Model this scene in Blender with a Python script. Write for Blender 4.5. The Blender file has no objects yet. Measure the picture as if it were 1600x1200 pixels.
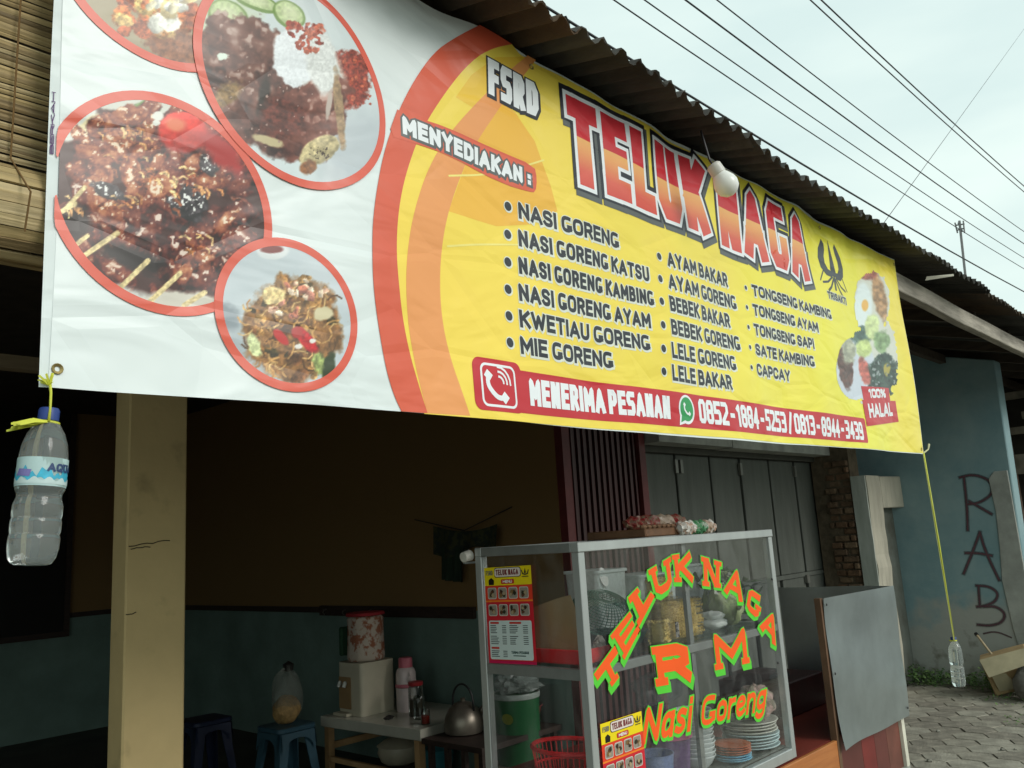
import bpy, bmesh, math, random
import numpy as np
from mathutils import Vector, Matrix
from mathutils.geometry import delaunay_2d_cdt
random.seed(7)
R_ = math.radians
scene = bpy.context.scene
col = scene.collection

# ------------------------------------------------------------------ camera
F_PX, CX, CY, CAM_H = 1320.0, 800.0, 600.0, 1.5
def _n(v):
    v = np.array(v, float); return v / np.linalg.norm(v)
_X = _n((1250, -170, F_PX)); _Y = _n((-1450, -335, F_PX))
_Z = _n(np.cross(_Y, _X)); _Y = _n(np.cross(_X, _Z))
if _Y[2] < 0: _Y = -_Y
RM = np.array([_X, _Y, _Z])                      # camera (right, up, forward) -> world
CAM = np.array([0, 0, CAM_H])
right, up, fwd = RM @ [1, 0, 0], RM @ [0, 1, 0], RM @ [0, 0, 1]
cam_d = bpy.data.cameras.new('camera'); cam = bpy.data.objects.new('camera', cam_d); col.objects.link(cam)
cam.matrix_world = Matrix(((right[0], up[0], -fwd[0], 0), (right[1], up[1], -fwd[1], 0), (right[2], up[2], -fwd[2], CAM_H), (0, 0, 0, 1)))
cam_d.sensor_width = 36; cam_d.lens = 36 * F_PX / 1600; cam_d.clip_start = 0.05; cam_d.clip_end = 2000
scene.camera = cam

def ray(px, py): return RM @ np.array([px - CX, -(py - CY), F_PX])
def onY(px, py, d): r = ray(px, py); return CAM + r * (d / r[1])
def onX(px, py, d): r = ray(px, py); return CAM + r * (d / r[0])
def onZ(px, py, h): r = ray(px, py); return CAM + r * ((h - CAM_H) / r[2])
def proj(P):
    c = RM.T @ (np.array(P, float) - CAM); return CX + F_PX * c[0] / c[2], CY - F_PX * c[1] / c[2]

# ------------------------------------------------------------------ world, sun, exposure
SUN_EL, SUN_AZ = 30, 282     # degrees; azimuth = where the light comes from (0 = +X, 270 = street side)
w = bpy.data.worlds.new("World"); scene.world = w; w.use_nodes = True
nt = w.node_tree; nt.nodes.clear()
out = nt.nodes.new('ShaderNodeOutputWorld'); bg = nt.nodes.new('ShaderNodeBackground')
sky = nt.nodes.new('ShaderNodeTexSky'); sky.sky_type = 'NISHITA'; sky.sun_disc = False
sky.sun_elevation = R_(SUN_EL); sky.sun_rotation = R_(90 - SUN_AZ); sky.dust_density = 4; sky.air_density = 1.5
tc = nt.nodes.new('ShaderNodeTexCoord'); sep = nt.nodes.new('ShaderNodeSeparateXYZ')
nt.links.new(tc.outputs['Generated'], sep.inputs[0])
mp = nt.nodes.new('ShaderNodeMapping'); mp.inputs['Scale'].default_value = (1.2, 1.2, 4.5)
nt.links.new(tc.outputs['Generated'], mp.inputs[0])
nz = nt.nodes.new('ShaderNodeTexNoise'); nz.inputs['Scale'].default_value = 1.6; nz.inputs['Detail'].default_value = 5; nz.inputs['Roughness'].default_value = .5
nt.links.new(mp.outputs[0], nz.inputs['Vector'])
cr = nt.nodes.new('ShaderNodeValToRGB')          # cloud deck: pale, slightly green, brighter where thin
cr.color_ramp.elements[0].position = .36; cr.color_ramp.elements[0].color = (5.8, 7.1, 6.9, 1)
cr.color_ramp.elements[1].position = .66; cr.color_ramp.elements[1].color = (7.2, 8.3, 7.8, 1)
nt.links.new(nz.outputs['Fac'], cr.inputs[0])
mixs = nt.nodes.new('ShaderNodeMixRGB'); mixs.inputs[0].default_value = .93
nt.links.new(sky.outputs[0], mixs.inputs[1]); nt.links.new(cr.outputs[0], mixs.inputs[2])
nt.links.new(mixs.outputs[0], bg.inputs[0]); bg.inputs[1].default_value = 0.098
nt.links.new(bg.outputs[0], out.inputs[0])
sd = bpy.data.lights.new('sun', 'SUN'); sd.energy = 1.15; sd.angle = R_(25); sd.color = (1, .97, .92)
so = bpy.data.objects.new('sun', sd); col.objects.link(so)
dvec = Vector((math.cos(R_(SUN_EL)) * math.cos(R_(SUN_AZ)), math.cos(R_(SUN_EL)) * math.sin(R_(SUN_AZ)), math.sin(R_(SUN_EL))))
so.rotation_euler = dvec.to_track_quat('Z', 'Y').to_euler(); so.location = (0, -5, 12)
scene.view_settings.view_transform = 'Standard'; scene.view_settings.look = 'None'
scene.view_settings.exposure = 0.42; scene.view_settings.gamma = 1
scene.render.engine = 'CYCLES'
scene.cycles.max_bounces = 8; scene.cycles.transparent_max_bounces = 16

# ------------------------------------------------------------------ materials
def lin(c):
    return tuple(((x / 255) / 12.92 if x / 255 <= .04045 else ((x / 255 + .055) / 1.055) ** 2.4) for x in c[:3]) + (1,)
MATS = {}
def mat(name, c, rough=.6, metal=0, var=.15, scale=8, bump=0, bscale=None, spec=.5, c2=None, trans=0, ior=1.45, stretch=None, thr=None):
    """procedural principled material: base colour broken up by noise (var = strength, or mixing to colour c2), optional bump"""
    if name in MATS: return MATS[name]
    m = bpy.data.materials.new(name); m.use_nodes = True; n = m.node_tree; b = n.nodes['Principled BSDF']
    b.inputs['Roughness'].default_value = rough; b.inputs['Metallic'].default_value = metal
    b.inputs['Specular IOR Level'].default_value = spec; b.inputs['IOR'].default_value = ior
    b.inputs['Transmission Weight'].default_value = trans
    t = n.nodes.new('ShaderNodeTexCoord'); mpn = n.nodes.new('ShaderNodeMapping')
    n.links.new(t.outputs['Object'], mpn.inputs[0])
    if stretch: mpn.inputs['Scale'].default_value = stretch
    z = n.nodes.new('ShaderNodeTexNoise'); z.inputs['Scale'].default_value = scale; z.inputs['Detail'].default_value = 6; z.inputs['Roughness'].default_value = .6
    n.links.new(mpn.outputs[0], z.inputs['Vector'])
    r = n.nodes.new('ShaderNodeValToRGB'); n.links.new(z.outputs['Fac'], r.inputs[0])
    e = r.color_ramp.elements
    e[0].position, e[1].position = thr if thr else (.3, .7)
    c = tuple(c[:3])
    if c2 is None:
        e[0].color = tuple(x * (1 - var) for x in c) + (1,); e[1].color = tuple(min(1, x * (1 + var)) for x in c) + (1,)
    else:
        e[0].color = c + (1,); e[1].color = tuple(c2[:3]) + (1,)
    n.links.new(r.outputs[0], b.inputs['Base Color'])
    if bump:
        z2 = n.nodes.new('ShaderNodeTexNoise'); z2.inputs['Scale'].default_value = bscale or scale * 4; z2.inputs['Detail'].default_value = 5
        n.links.new(mpn.outputs[0], z2.inputs['Vector'])
        bp = n.nodes.new('ShaderNodeBump'); bp.inputs['Strength'].default_value = bump; bp.inputs['Distance'].default_value = .01
        n.links.new(z2.outputs['Fac'], bp.inputs['Height']); n.links.new(bp.outputs[0], b.inputs['Normal'])
    MATS[name] = m; return m
def glass(name, tint=(.93, .96, .95), gloss=.08, rough=.02):
    if name in MATS: return MATS[name]
    m = bpy.data.materials.new(name); m.use_nodes = True; n = m.node_tree; n.nodes.clear()
    o = n.nodes.new('ShaderNodeOutputMaterial'); tr = n.nodes.new('ShaderNodeBsdfTransparent'); tr.inputs[0].default_value = (*tint, 1)
    g = n.nodes.new('ShaderNodeBsdfGlossy'); g.inputs['Roughness'].default_value = rough
    lw = n.nodes.new('ShaderNodeFresnel'); lw.inputs[0].default_value = 1.5
    mt = n.nodes.new('ShaderNodeMath'); mt.operation = 'MULTIPLY'; mt.inputs[1].default_value = gloss / .16
    mt.use_clamp = True
    n.links.new(lw.outputs[0], mt.inputs[0])
    mx = n.nodes.new('ShaderNodeMixShader'); n.links.new(mt.outputs[0], mx.inputs[0]); n.links.new(tr.outputs[0], mx.inputs[1]); n.links.new(g.outputs[0], mx.inputs[2])
    n.links.new(mx.outputs[0], o.inputs[0]); MATS[name] = m; return m
def translucent(name, c, alpha=.5, rough=.3):
    """milky plastic film: part see-through, part diffuse and glossy"""
    if name in MATS: return MATS[name]
    m = bpy.data.materials.new(name); m.use_nodes = True; n = m.node_tree; b = n.nodes['Principled BSDF']
    b.inputs['Base Color'].default_value = (*c[:3], 1); b.inputs['Roughness'].default_value = rough
    z = n.nodes.new('ShaderNodeTexNoise'); z.inputs['Scale'].default_value = 12; z.inputs['Detail'].default_value = 4
    mr = n.nodes.new('ShaderNodeMapRange'); mr.inputs['To Min'].default_value = alpha * .6; mr.inputs['To Max'].default_value = min(1, alpha * 1.4)
    n.links.new(z.outputs['Fac'], mr.inputs[0]); n.links.new(mr.outputs[0], b.inputs['Alpha'])
    MATS[name] = m; return m

# ------------------------------------------------------------------ object helpers
def tag(o, label=None, cat=None, group=None, kind=None):
    if label: o['label'] = label
    if cat: o['category'] = cat
    if group: o['group'] = group
    if kind: o['kind'] = kind
    return o
def thing(name, label, cat, loc, group=None):
    o = bpy.data.objects.new(name, None); col.objects.link(o); o.location = Vector(loc); o.empty_display_size = .05
    return tag(o, label, cat, group)
def origin_of(p):
    v = Vector((0, 0, 0))
    while p is not None: v += Vector(p.location); p = p.parent
    return v
class MB:
    """mesh builder in world coordinates"""
    def __init__(s): s.v = []; s.f = []; s.uv = None; s.c = None
    def add(s, vs, fs):
        k = len(s.v); s.v += [tuple(p) for p in vs]; s.f += [tuple(i + k for i in f) for f in fs]; return s
    def box(s, a, b, M=None):
        (x0, y0, z0), (x1, y1, z1) = a, b
        vs = [Vector(p) for p in ((x0, y0, z0), (x1, y0, z0), (x1, y1, z0), (x0, y1, z0), (x0, y0, z1), (x1, y0, z1), (x1, y1, z1), (x0, y1, z1))]
        if M is not None: vs = [M @ p for p in vs]
        return s.add(vs, [(0, 3, 2, 1), (4, 5, 6, 7), (0, 1, 5, 4), (1, 2, 6, 5), (2, 3, 7, 6), (3, 0, 4, 7)])
    def obox(s, c, size, rz=0, rx=0, ry=0):
        M = Matrix.Translation(Vector(c)) @ Matrix.Rotation(rz, 4, 'Z') @ Matrix.Rotation(ry, 4, 'Y') @ Matrix.Rotation(rx, 4, 'X')
        h = [q / 2 for q in size]; return s.box((-h[0], -h[1], -h[2]), tuple(h), M)
    def lathe(s, prof, c=(0, 0, 0), n=24, M=None, fn=None, cap=True):
        """prof: list (r, z); rotated about z through c"""
        vs = []; fs = []; T = Matrix.Translation(Vector(c)) @ (M if M is not None else Matrix.Identity(4))
        for (r, z) in prof:
            for k in range(n):
                a = 2 * math.pi * k / n; rr = r * (fn(a, z) if fn else 1)
                vs.append(T @ Vector((rr * math.cos(a), rr * math.sin(a), z)))
        for i in range(len(prof) - 1):
            for k in range(n):
                k2 = (k + 1) % n; fs.append((i * n + k, i * n + k2, (i + 1) * n + k2, (i + 1) * n + k))
        if cap:
            if prof[0][0] > 1e-4: fs.append(tuple(range(n - 1, -1, -1)))
            if prof[-1][0] > 1e-4: fs.append(tuple((len(prof) - 1) * n + k for k in range(n)))
        return s.add(vs, fs)
    def tube(s, pts, r, n=8, closed=False):
        pts = [Vector(p) for p in pts]; vs = []; fs = []; m = len(pts); prev = None
        for i, p in enumerate(pts):
            d = (pts[(i + 1) % m] - pts[i - 1]) if closed else (pts[min(i + 1, m - 1)] - pts[max(i - 1, 0)])
            if d.length < 1e-9: d = Vector((0, 0, 1))
            d.normalize()
            a = prev if prev is not None else (Vector((0, 0, 1)) if abs(d.z) < .9 else Vector((1, 0, 0)))
            u_ = (a - d * a.dot(d)).normalized(); w_ = d.cross(u_); prev = u_
            rr = r[i] if isinstance(r, (list, tuple)) else r
            for k in range(n):
                t = 2 * math.pi * k / n; vs.append(p + (u_ * math.cos(t) + w_ * math.sin(t)) * rr)
        for i in range(m if closed else m - 1):
            for k in range(n):
                k2 = (k + 1) % n; j = (i + 1) % m; fs.append((i * n + k, i * n + k2, j * n + k2, j * n + k))
        if not closed: fs += [tuple(range(n - 1, -1, -1)), tuple((m - 1) * n + k for k in range(n))]
        return s.add(vs, fs)
    def prism(s, poly, d0, d1, axes):
        """poly 2D extruded; axes(p, d) -> world point"""
        n = len(poly); vs = [axes(p, d0) for p in poly] + [axes(p, d1) for p in poly]
        fs = [tuple(range(n))[::-1], tuple(range(n, 2 * n))] + [(i, (i + 1) % n, n + (i + 1) % n, n + i) for i in range(n)]
        return s.add(vs, fs)
    def build(s, name, m, parent=None, smooth=False, label=None, bevel=0, loc=None):
        o0 = origin_of(parent) if parent else Vector(loc if loc is not None else (0, 0, 0))
        me = bpy.data.meshes.new(name)
        me.from_pydata([(p[0] - o0[0], p[1] - o0[1], p[2] - o0[2]) for p in s.v], [], s.f)
        bm = bmesh.new(); bm.from_mesh(me)
        if not s.uv: bmesh.ops.recalc_face_normals(bm, faces=bm.faces)
        if bevel:
            bmesh.ops.bevel(bm, geom=list(bm.edges), offset=bevel, segments=1, affect='EDGES', profile=.5)
        bm.to_mesh(me); bm.free()
        if s.uv:
            l = me.uv_layers.new(name='UVMap')
            vi = np.empty(len(me.loops), dtype=np.int32); me.loops.foreach_get('vertex_index', vi)
            l.data.foreach_set('uv', np.asarray(s.uv, dtype=np.float32)[vi].ravel())
        if s.c is not None:
            at = me.color_attributes.new('paint', 'FLOAT_COLOR', 'POINT'); at.data.foreach_set('color', np.asarray(s.c, dtype=np.float32).ravel())
        if smooth:
            me.shade_smooth()
            if smooth != 'all':
                try: me.set_sharp_from_angle(angle=R_(40))
                except Exception: pass
        me.materials.append(m)
        o = bpy.data.objects.new(name, me); col.objects.link(o)
        if parent: o.parent = parent
        else: o.location = o0
        if label: o['label'] = label
        return o
def inst(me, name, loc, parent=None, rot=(0, 0, 0), scale=(1, 1, 1)):
    o = bpy.data.objects.new(name, me); col.objects.link(o)
    o.parent = parent; o.location = Vector(loc) - (origin_of(parent) if parent else Vector((0, 0, 0)))
    o.rotation_euler = rot; o.scale = scale; return o
def copy_tree(o, parent=None):
    c = o.copy(); col.objects.link(c); c.parent = parent
    for ch in list(o.children): copy_tree(ch, c)
    return c

# ------------------------------------------------------------------ lettering: stroke glyphs -> polygons -> one clean triangulation
GL = {
 'A': (.80, ["0,0 .40,1 .80,0", ".13,.28 .67,.28"]), 'B': (.62, ["0,0 0,1", "0,1 .40,1 .56,.88 .56,.64 .42,.53 0,.53", ".4,.53 .62,.40 .62,.13 .44,0 0,0"]),
 'C': (.66, ["~.66,.8 .5,1 .16,1 0,.8 0,.2 .16,0 .5,0 .66,.2"]), 'D': (.66, ["0,0 0,1 .42,1 .66,.78 .66,.22 .42,0 0,0 0,.2"]),
 'E': (.54, ["0,0 0,1", "0,1 .54,1", "0,.52 .48,.52", "0,0 .54,0"]), 'F': (.52, ["0,0 0,1", "0,1 .52,1", "0,.5 .46,.5"]),
 'G': (.70, ["~.60,.97 .48,1 .16,1 0,.8 0,.2 .16,0 .52,0 .70,.16", ".70,.12 .70,.31 .50,.31"]), 'H': (.64, ["0,0 0,1", ".64,0 .64,1", "0,.5 .64,.5"]),
 'I': (.02, [".01,0 .01,1"]), 'K': (.66, ["0,0 0,1", ".64,1 .04,.45", ".2,.58 .66,0"]), 'L': (.50, ["0,1 0,0", "0,0 .50,0"]),
 'M': (.84, ["0,0 0,1 .42,.3 .84,1 .84,0"]), 'N': (.68, ["0,0 0,1 .68,0 .68,1"]), 'O': (.74, ["~.37,1 .16,1 0,.8 0,.2 .16,0 .58,0 .74,.2 .74,.8 .58,1 .37,1"]),
 'Q': (.74, ["~.37,1 .16,1 0,.8 0,.2 .16,0 .58,0 .74,.2 .74,.8 .58,1 .37,1", ".45,.25 .74,-.05"]),
 'P': (.60, ["0,0 0,1", "0,1 .42,1 .60,.86 .60,.56 .42,.42 0,.42"]), 'R': (.62, ["0,0 0,1", "0,1 .42,1 .60,.86 .60,.58 .42,.45 0,.45", ".34,.45 .62,0"]),
 'S': (.60, ["~.58,.84 .46,1 .12,1 0,.86 0,.64 .14,.53 .46,.47 .60,.36 .60,.14 .46,0 .12,0 0,.16"]), 'T': (.64, ["0,1 .64,1", ".32,1 .32,0"]),
 'U': (.64, ["~0,1 0,.5 0,.18 .16,0 .48,0 .64,.18 .64,.5 .64,1"]), 'W': (1.02, ["0,1 .26,0 .51,.85 .76,0 1.02,1"]), 'Y': (.70, ["0,1 .35,.45 .70,1", ".35,.45 .35,0"]),
 '0': (.58, ["0,.12 0,.88 .12,1 .46,1 .58,.88 .58,.12 .46,0 .12,0 0,.12 0,.3"]), '1': (.3, ["0,.85 .22,1 .22,0"]),
 '2': (.56, ["0,.8 0,.9 .1,1 .46,1 .56,.9 .56,.6 0,.1 0,0 .56,0"]), '3': (.56, ["0,.86 .1,1 .46,1 .56,.88 .56,.6 .46,.52 .2,.52", ".46,.52 .56,.44 .56,.12 .46,0 .1,0 0,.14"]),
 '4': (.58, [".42,0 .42,1 0,.3 .58,.3"]), '5': (.56, [".54,1 0,1 0,.55 .44,.58 .56,.46 .56,.12 .46,0 .1,0 0,.12"]),
 '8': (.58, [".1,.52 0,.62 0,.88 .12,1 .46,1 .58,.88 .58,.62 .48,.52 .1,.52 0,.42 0,.12 .12,0 .46,0 .58,.12 .58,.42 .48,.52"]),
 '9': (.56, [".56,.5 .1,.42 0,.55 0,.88 .12,1 .46,1 .56,.88 .56,.12 .46,0 .08,0"]),
 '-': (.3, ["0,.45 .3,.45"]), '/': (.4, ["0,-.05 .4,1.05"]), ':': (.02, [".01,.12 .01,.13", ".01,.62 .01,.63"]), ',': (.02, [".01,.05 0,-.1"]),
 '%': (.8, ["~.1,.6 0,.7 0,.9 .1,1 .2,1 .3,.9 .3,.7 .2,.6 .1,.6", "~.6,0 .5,.1 .5,.3 .6,.4 .7,.4 .8,.3 .8,.1 .7,0 .6,0", ".1,0 .7,1"]),
 'a': (.5, ["~.5,.55 .3,.68 .08,.6 0,.35 .05,.05 .25,0 .5,.2", ".5,.66 .5,0"]), 's': (.42, ["~.42,.6 .2,.68 .02,.55 .1,.38 .36,.3 .42,.12 .2,0 0,.08"]),
 'i': (.06, [".02,.64 .02,0", ".02,.92 .02,.95"]), 'o': (.5, ["~.25,.66 .05,.6 0,.33 .05,.05 .25,0 .45,.05 .5,.33 .45,.6 .25,.66"]),
 'r': (.3, ["0,.66 0,0", "~0,.45 .12,.64 .3,.66"]), 'e': (.48, ["~0,.34 .46,.38 .42,.62 .2,.68 .02,.55 0,.2 .12,0 .32,0 .48,.12"]),
 'n': (.46, ["0,.66 0,0", "~0,.45 .15,.66 .38,.66 .46,.5 .46,.3 .46,0"]), 'g': (.5, ["~.5,.55 .3,.68 .08,.6 0,.35 .05,.12 .25,.05 .5,.2", "~.5,.66 .5,.1 .48,-.2 .3,-.3 .1,-.28 0,-.2"]),
 'u': (.46, ["~0,.66 0,.3 .04,.05 .2,0 .4,.05 .46,.2", ".46,.66 .46,0"]), 'l': (.02, [".01,1 .01,0"]), 't': (.3, ["~.12,.95 .12,.3 .14,.04 .3,0", "0,.66 .3,.66"]),
}
GLB = {
 'G': (.66, [".62,1 .14,1 0,.86 0,.14 .14,0 .52,0 .66,.14 .66,.38"]), 'S': (.60, [".60,1 .1,1 0,.9 0,.62 .1,.52 .5,.52 .6,.42 .6,.1 .5,0 0,0"]),
 '2': (.56, ["0,1 .46,1 .56,.9 .56,.6 0,.12 0,0 .56,0"]), '3': (.56, ["0,1 .46,1 .56,.9 .56,.6 .46,.52 .15,.52", ".46,.52 .56,.44 .56,.1 .46,0 0,0"]),
 '5': (.56, [".54,1 0,1 0,.56 .46,.56 .56,.46 .56,.1 .46,0 0,0"]), '9': (.56, [".56,.44 .1,.44 0,.54 0,.88 .12,1 .46,1 .56,.88 .56,.12 .46,0 0,0"]),
 'N': (.64, ["0,0 0,1", "0,1 .1,1 .54,0 .64,0", ".64,0 .64,1"]),
}
def chaikin(p, it=2):
    for _ in range(it):
        q = [p[0]]
        for a, b in zip(p[:-1], p[1:]):
            q += [(a[0] * .75 + b[0] * .25, a[1] * .75 + b[1] * .25), (a[0] * .25 + b[0] * .75, a[1] * .25 + b[1] * .75)]
        p = q + [p[-1]]
    return p
def paths_of(ch, smooth):
    wd, st = (GLB if smooth == 'block' and ch in GLB else GL)[ch]; res = []
    for s_ in st:
        sm = s_[0] == '~'; pts = [tuple(float(q) for q in t.split(',')) for t in s_.lstrip('~').split()]
        if sm and smooth == 'block':                       # chamfered instead of round
            pass
        elif (sm or len(pts) > 4) and smooth == 'round': pts = chaikin(pts, 2 if sm else 1) if sm else pts
        res.append(pts)
    return wd, res
def thicken(pts, t, ends=True, block=True):
    """convex pieces that cover a polyline of width t"""
    polys = []; h = t / 2
    for i, (a, b) in enumerate(zip(pts[:-1], pts[1:])):
        dx, dy = b[0] - a[0], b[1] - a[1]; L = math.hypot(dx, dy)
        if L < 1e-9: continue
        dx /= L; dy /= L
        e0 = h if (i == 0 and ends) else 0; e1 = h if (i == len(pts) - 2 and ends) else 0
        ax, ay, bx, by = a[0] - dx * e0, a[1] - dy * e0, b[0] + dx * e1, b[1] + dy * e1
        polys.append([(ax + dy * h, ay - dx * h), (bx + dy * h, by - dx * h), (bx - dy * h, by + dx * h), (ax - dy * h, ay + dx * h)])
        if i < len(pts) - 2:
            c = pts[i + 2]; ex, ey = c[0] - b[0], c[1] - b[1]; M_ = math.hypot(ex, ey)
            if M_ < 1e-9: continue
            ex /= M_; ey /= M_; cr_ = dx * ey - dy * ex; dt = dx * ex + dy * ey
            if abs(cr_) < 1e-3: continue
            sgn = 1 if cr_ > 0 else -1
            n1 = (dy * h * sgn, -dx * h * sgn); n2 = (ey * h * sgn, -ex * h * sgn)
            mx, my = n1[0] + n2[0], n1[1] + n2[1]; m2 = mx * mx + my * my
            k = 2 * h * h / m2 if m2 > 1e-12 else 1
            if m2 > 0 and k * math.sqrt(m2) < 1.7 * h: mit = (mx * k, my * k)
            else:
                q = math.sqrt(m2) or 1; mit = (mx / q * h * 1.15, my / q * h * 1.15)
            polys.append([b, (b[0] + n1[0], b[1] + n1[1]), (b[0] + mit[0], b[1] + mit[1]), (b[0] + n2[0], b[1] + n2[1])])
    return polys
def union(polys):
    vs, fs = [], []
    for p in polys:
        q = [p[0]]
        for a in p[1:]:
            if math.hypot(a[0] - q[-1][0], a[1] - q[-1][1]) > 1e-6: q.append(a)
        if len(q) < 3: continue
        A = sum(q[i - 1][0] * q[i][1] - q[i][0] * q[i - 1][1] for i in range(len(q)))
        if abs(A) < 1e-10: continue
        if A < 0: q = q[::-1]
        fs.append(list(range(len(vs), len(vs) + len(q)))); vs += [Vector(a) for a in q]
    r = delaunay_2d_cdt(vs, [], fs, 0, 1e-7)
    return [tuple(v) for v in r[0]], [tuple(f) for f, o in zip(r[2], r[5]) if o]
def text_paths(s_, W, H, t, style='round', gap=.30, space=.34, shear=0):
    """centre lines of a line of text whose inked box is W x H (origin lower left)"""
    inf = [None if c == ' ' else paths_of(c, style) for c in s_]
    n = sum(1 for q in inf if q); sp = sum(1 for q in inf if q is None)
    base = sum(q[0] for q in inf if q) + sp * space
    g = gap * t; k = (W - n * t - (len(s_) - 1) * g) / base; x = 0; res = []
    for q in inf:
        if q is None: x += space * k + g; continue
        for pts in q[1]:
            res.append([(x + t / 2 + a * k + shear * (b_ * (H - t)), t / 2 + b_ * (H - t)) for a, b_ in pts])
        x += q[0] * k + t + g
    return res
def text_polys(paths, t, grow=0, serif=0):
    P = []
    for p in paths:
        P += thicken(p, t + 2 * grow)
        if serif:
            for e, o in ((p[0], p[1]), (p[-1], p[-2])):
                if abs(e[0] - o[0]) < .35 * abs(e[1] - o[1]) or serif < 0:
                    sw, sh = t * 1.0 + grow, t * .33 + grow; s0 = 1 if o[1] > e[1] else -1
                    cy_ = e[1] - s0 * (t / 2 - t * .33)
                    P.append([(e[0] - sw, cy_ - sh), (e[0] + sw, cy_ - sh), (e[0] + sw, cy_ + sh), (e[0] - sw, cy_ + sh)])
    return P
def xf(polys, fn): return [[fn(a) for a in p] for p in polys]
def circle(cx, cy, r, n=48, ry=None):
    ry = ry or r; return [(cx + r * math.cos(2 * math.pi * i / n), cy + ry * math.sin(2 * math.pi * i / n)) for i in range(n)]
def rrect(x0, y0, x1, y1, r, n=5):
    P = []
    for (cx, cy, a0) in ((x1 - r, y0 + r, -90), (x1 - r, y1 - r, 0), (x0 + r, y1 - r, 90), (x0 + r, y0 + r, 180)):
        P += [(cx + r * math.cos(R_(a0 + 90 * i / n)), cy + r * math.sin(R_(a0 + 90 * i / n))) for i in range(n + 1)]
    return P
def smooth_open(pts, it=3): return chaikin(pts, it)
def sheet_mesh(polys, place, maxlen=None, uv=True):
    """flat polygons (2D) -> MB on a surface given by place(u, v)"""
    vs, fs = union(polys)
    if maxlen:
        bm = bmesh.new(); bv = [bm.verts.new((v[0], v[1], 0)) for v in vs]
        for f in fs:
            try: bm.faces.new([bv[i] for i in f])
            except ValueError: pass
        for _ in range(9):
            es = [e for e in bm.edges if e.calc_length() > maxlen]
            if not es: break
            bmesh.ops.subdivide_edges(bm, edges=es, cuts=1); bmesh.ops.triangulate(bm, faces=bm.faces)
        bm.verts.index_update(); vs = [(v.co.x, v.co.y) for v in bm.verts]; fs = [tuple(v.index for v in f.verts) for f in bm.faces]; bm.free()
    m = MB(); m.v = [tuple(place(a[0], a[1])) for a in vs]; m.f = fs
    if uv: m.uv = [tuple(a[:2]) for a in vs]
    return m

def crumple(c, rx_, ry_, rz__, seed, rag=.18, n_=14):
    rs = random.Random(seed); ph = [rs.uniform(0, 6.28) for _ in range(6)]; m = MB(); vs = []; 
    for j in range(n_ + 1):
        th = math.pi * j / n_
        for i in range(n_ * 2):
            a = math.pi * i / n_; q = 1 + rag * (math.sin(3 * a + ph[0] + 2 * th) * .5 + math.sin(7 * a + ph[1] - 3 * th) * .3 + math.sin(5 * th + ph[2] + 4 * a) * .3 + rs.uniform(-.25, .25))
            vs.append((c[0] + rx_ * q * math.sin(th) * math.cos(a), c[1] + ry_ * q * math.sin(th) * math.sin(a), max(c[2], c[2] + rz__ + rz__ * q * math.cos(th))))
    N = n_ * 2; m.add(vs, [(j * N + i, j * N + (i + 1) % N, (j + 1) * N + (i + 1) % N, (j + 1) * N + i) for j in range(n_) for i in range(N)]); return m

# numpy value noise for printed food pictures
_rng = np.random.RandomState(3); _LAT = _rng.rand(256, 256)
def vnoise(x, y):
    xi = np.floor(x).astype(int); yi = np.floor(y).astype(int); fx = x - xi; fy = y - yi
    fx = fx * fx * (3 - 2 * fx); fy = fy * fy * (3 - 2 * fy)
    a = _LAT[xi % 256, yi % 256]; b = _LAT[(xi + 1) % 256, yi % 256]; c = _LAT[xi % 256, (yi + 1) % 256]; d = _LAT[(xi + 1) % 256, (yi + 1) % 256]
    return (a * (1 - fx) + b * fx) * (1 - fy) + (c * (1 - fx) + d * fx) * fy
def fbm(x, y, o=4):
    r = 0; a = .5
    for i in range(o): r = r + a * vnoise(x * 2 ** i + 17 * i, y * 2 ** i + 31 * i); a *= .5
    return r / (1 - .5 ** o)
# ================================================================== THE SETTING
M_conc = mat('concrete', (.27, .26, .22), .9, var=.3, scale=3, bump=.4, bscale=30)
M_soil = mat('soil_joint', (.19, .17, .13), .95, var=.4, scale=6, bump=.5)
M_asph = mat('asphalt', (.06, .06, .06), .9, var=.3, scale=5, bump=.4, bscale=80)
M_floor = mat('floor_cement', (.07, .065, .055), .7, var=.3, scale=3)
def structure(o): return tag(o, kind='structure')
g = MB(); g.add([(-150, -150, -.03), (150, -150, -.03), (150, 150, -.03), (-150, 150, -.03)], [(0, 1, 2, 3)])
structure(g.build('ground', M_soil))
g = MB().box((-60, -9, -.028), (60, -1.2, -.022)); structure(g.build('road', M_asph))
g = MB().box((-12, -1.1, -.028), (16, 3.25, -.0085)); pavement = structure(g.build('pavement', M_soil))
# hexagonal paving blocks
M_pav = [mat('paver_a', (.28, .26, .21), .9, var=.35, scale=9, bump=.6, bscale=60), mat('paver_b', (.32, .30, .245), .9, var=.35, scale=7, bump=.6, bscale=60),
         mat('paver_c', (.23, .21, .17), .92, var=.4, scale=11, bump=.6, bscale=60)]
pav_me = []
for k in range(3):
    r = .118; P = [(r * math.cos(R_(60 * i + 30)), r * math.sin(R_(60 * i + 30))) for i in range(6)]; Q = [(x * .97, y * .97) for x, y in P]
    m = MB(); vs = [(x, y, -.03) for x, y in P] + [(x, y, -.004) for x, y in P] + [(x, y, 0) for x, y in Q]
    fs = [(i, (i + 1) % 6, 6 + (i + 1) % 6, 6 + i) for i in range(6)] + [(6 + i, 6 + (i + 1) % 6, 12 + (i + 1) % 6, 12 + i) for i in range(6)] + [tuple(range(12, 18))]
    m.add(vs, fs); o = m.build('paver', M_pav[k], pavement); pav_me.append(o.data); bpy.data.objects.remove(o)
cells = []
dx = .118 * math.sqrt(3) + .005; dy = .118 * 1.5 + .0045
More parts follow.
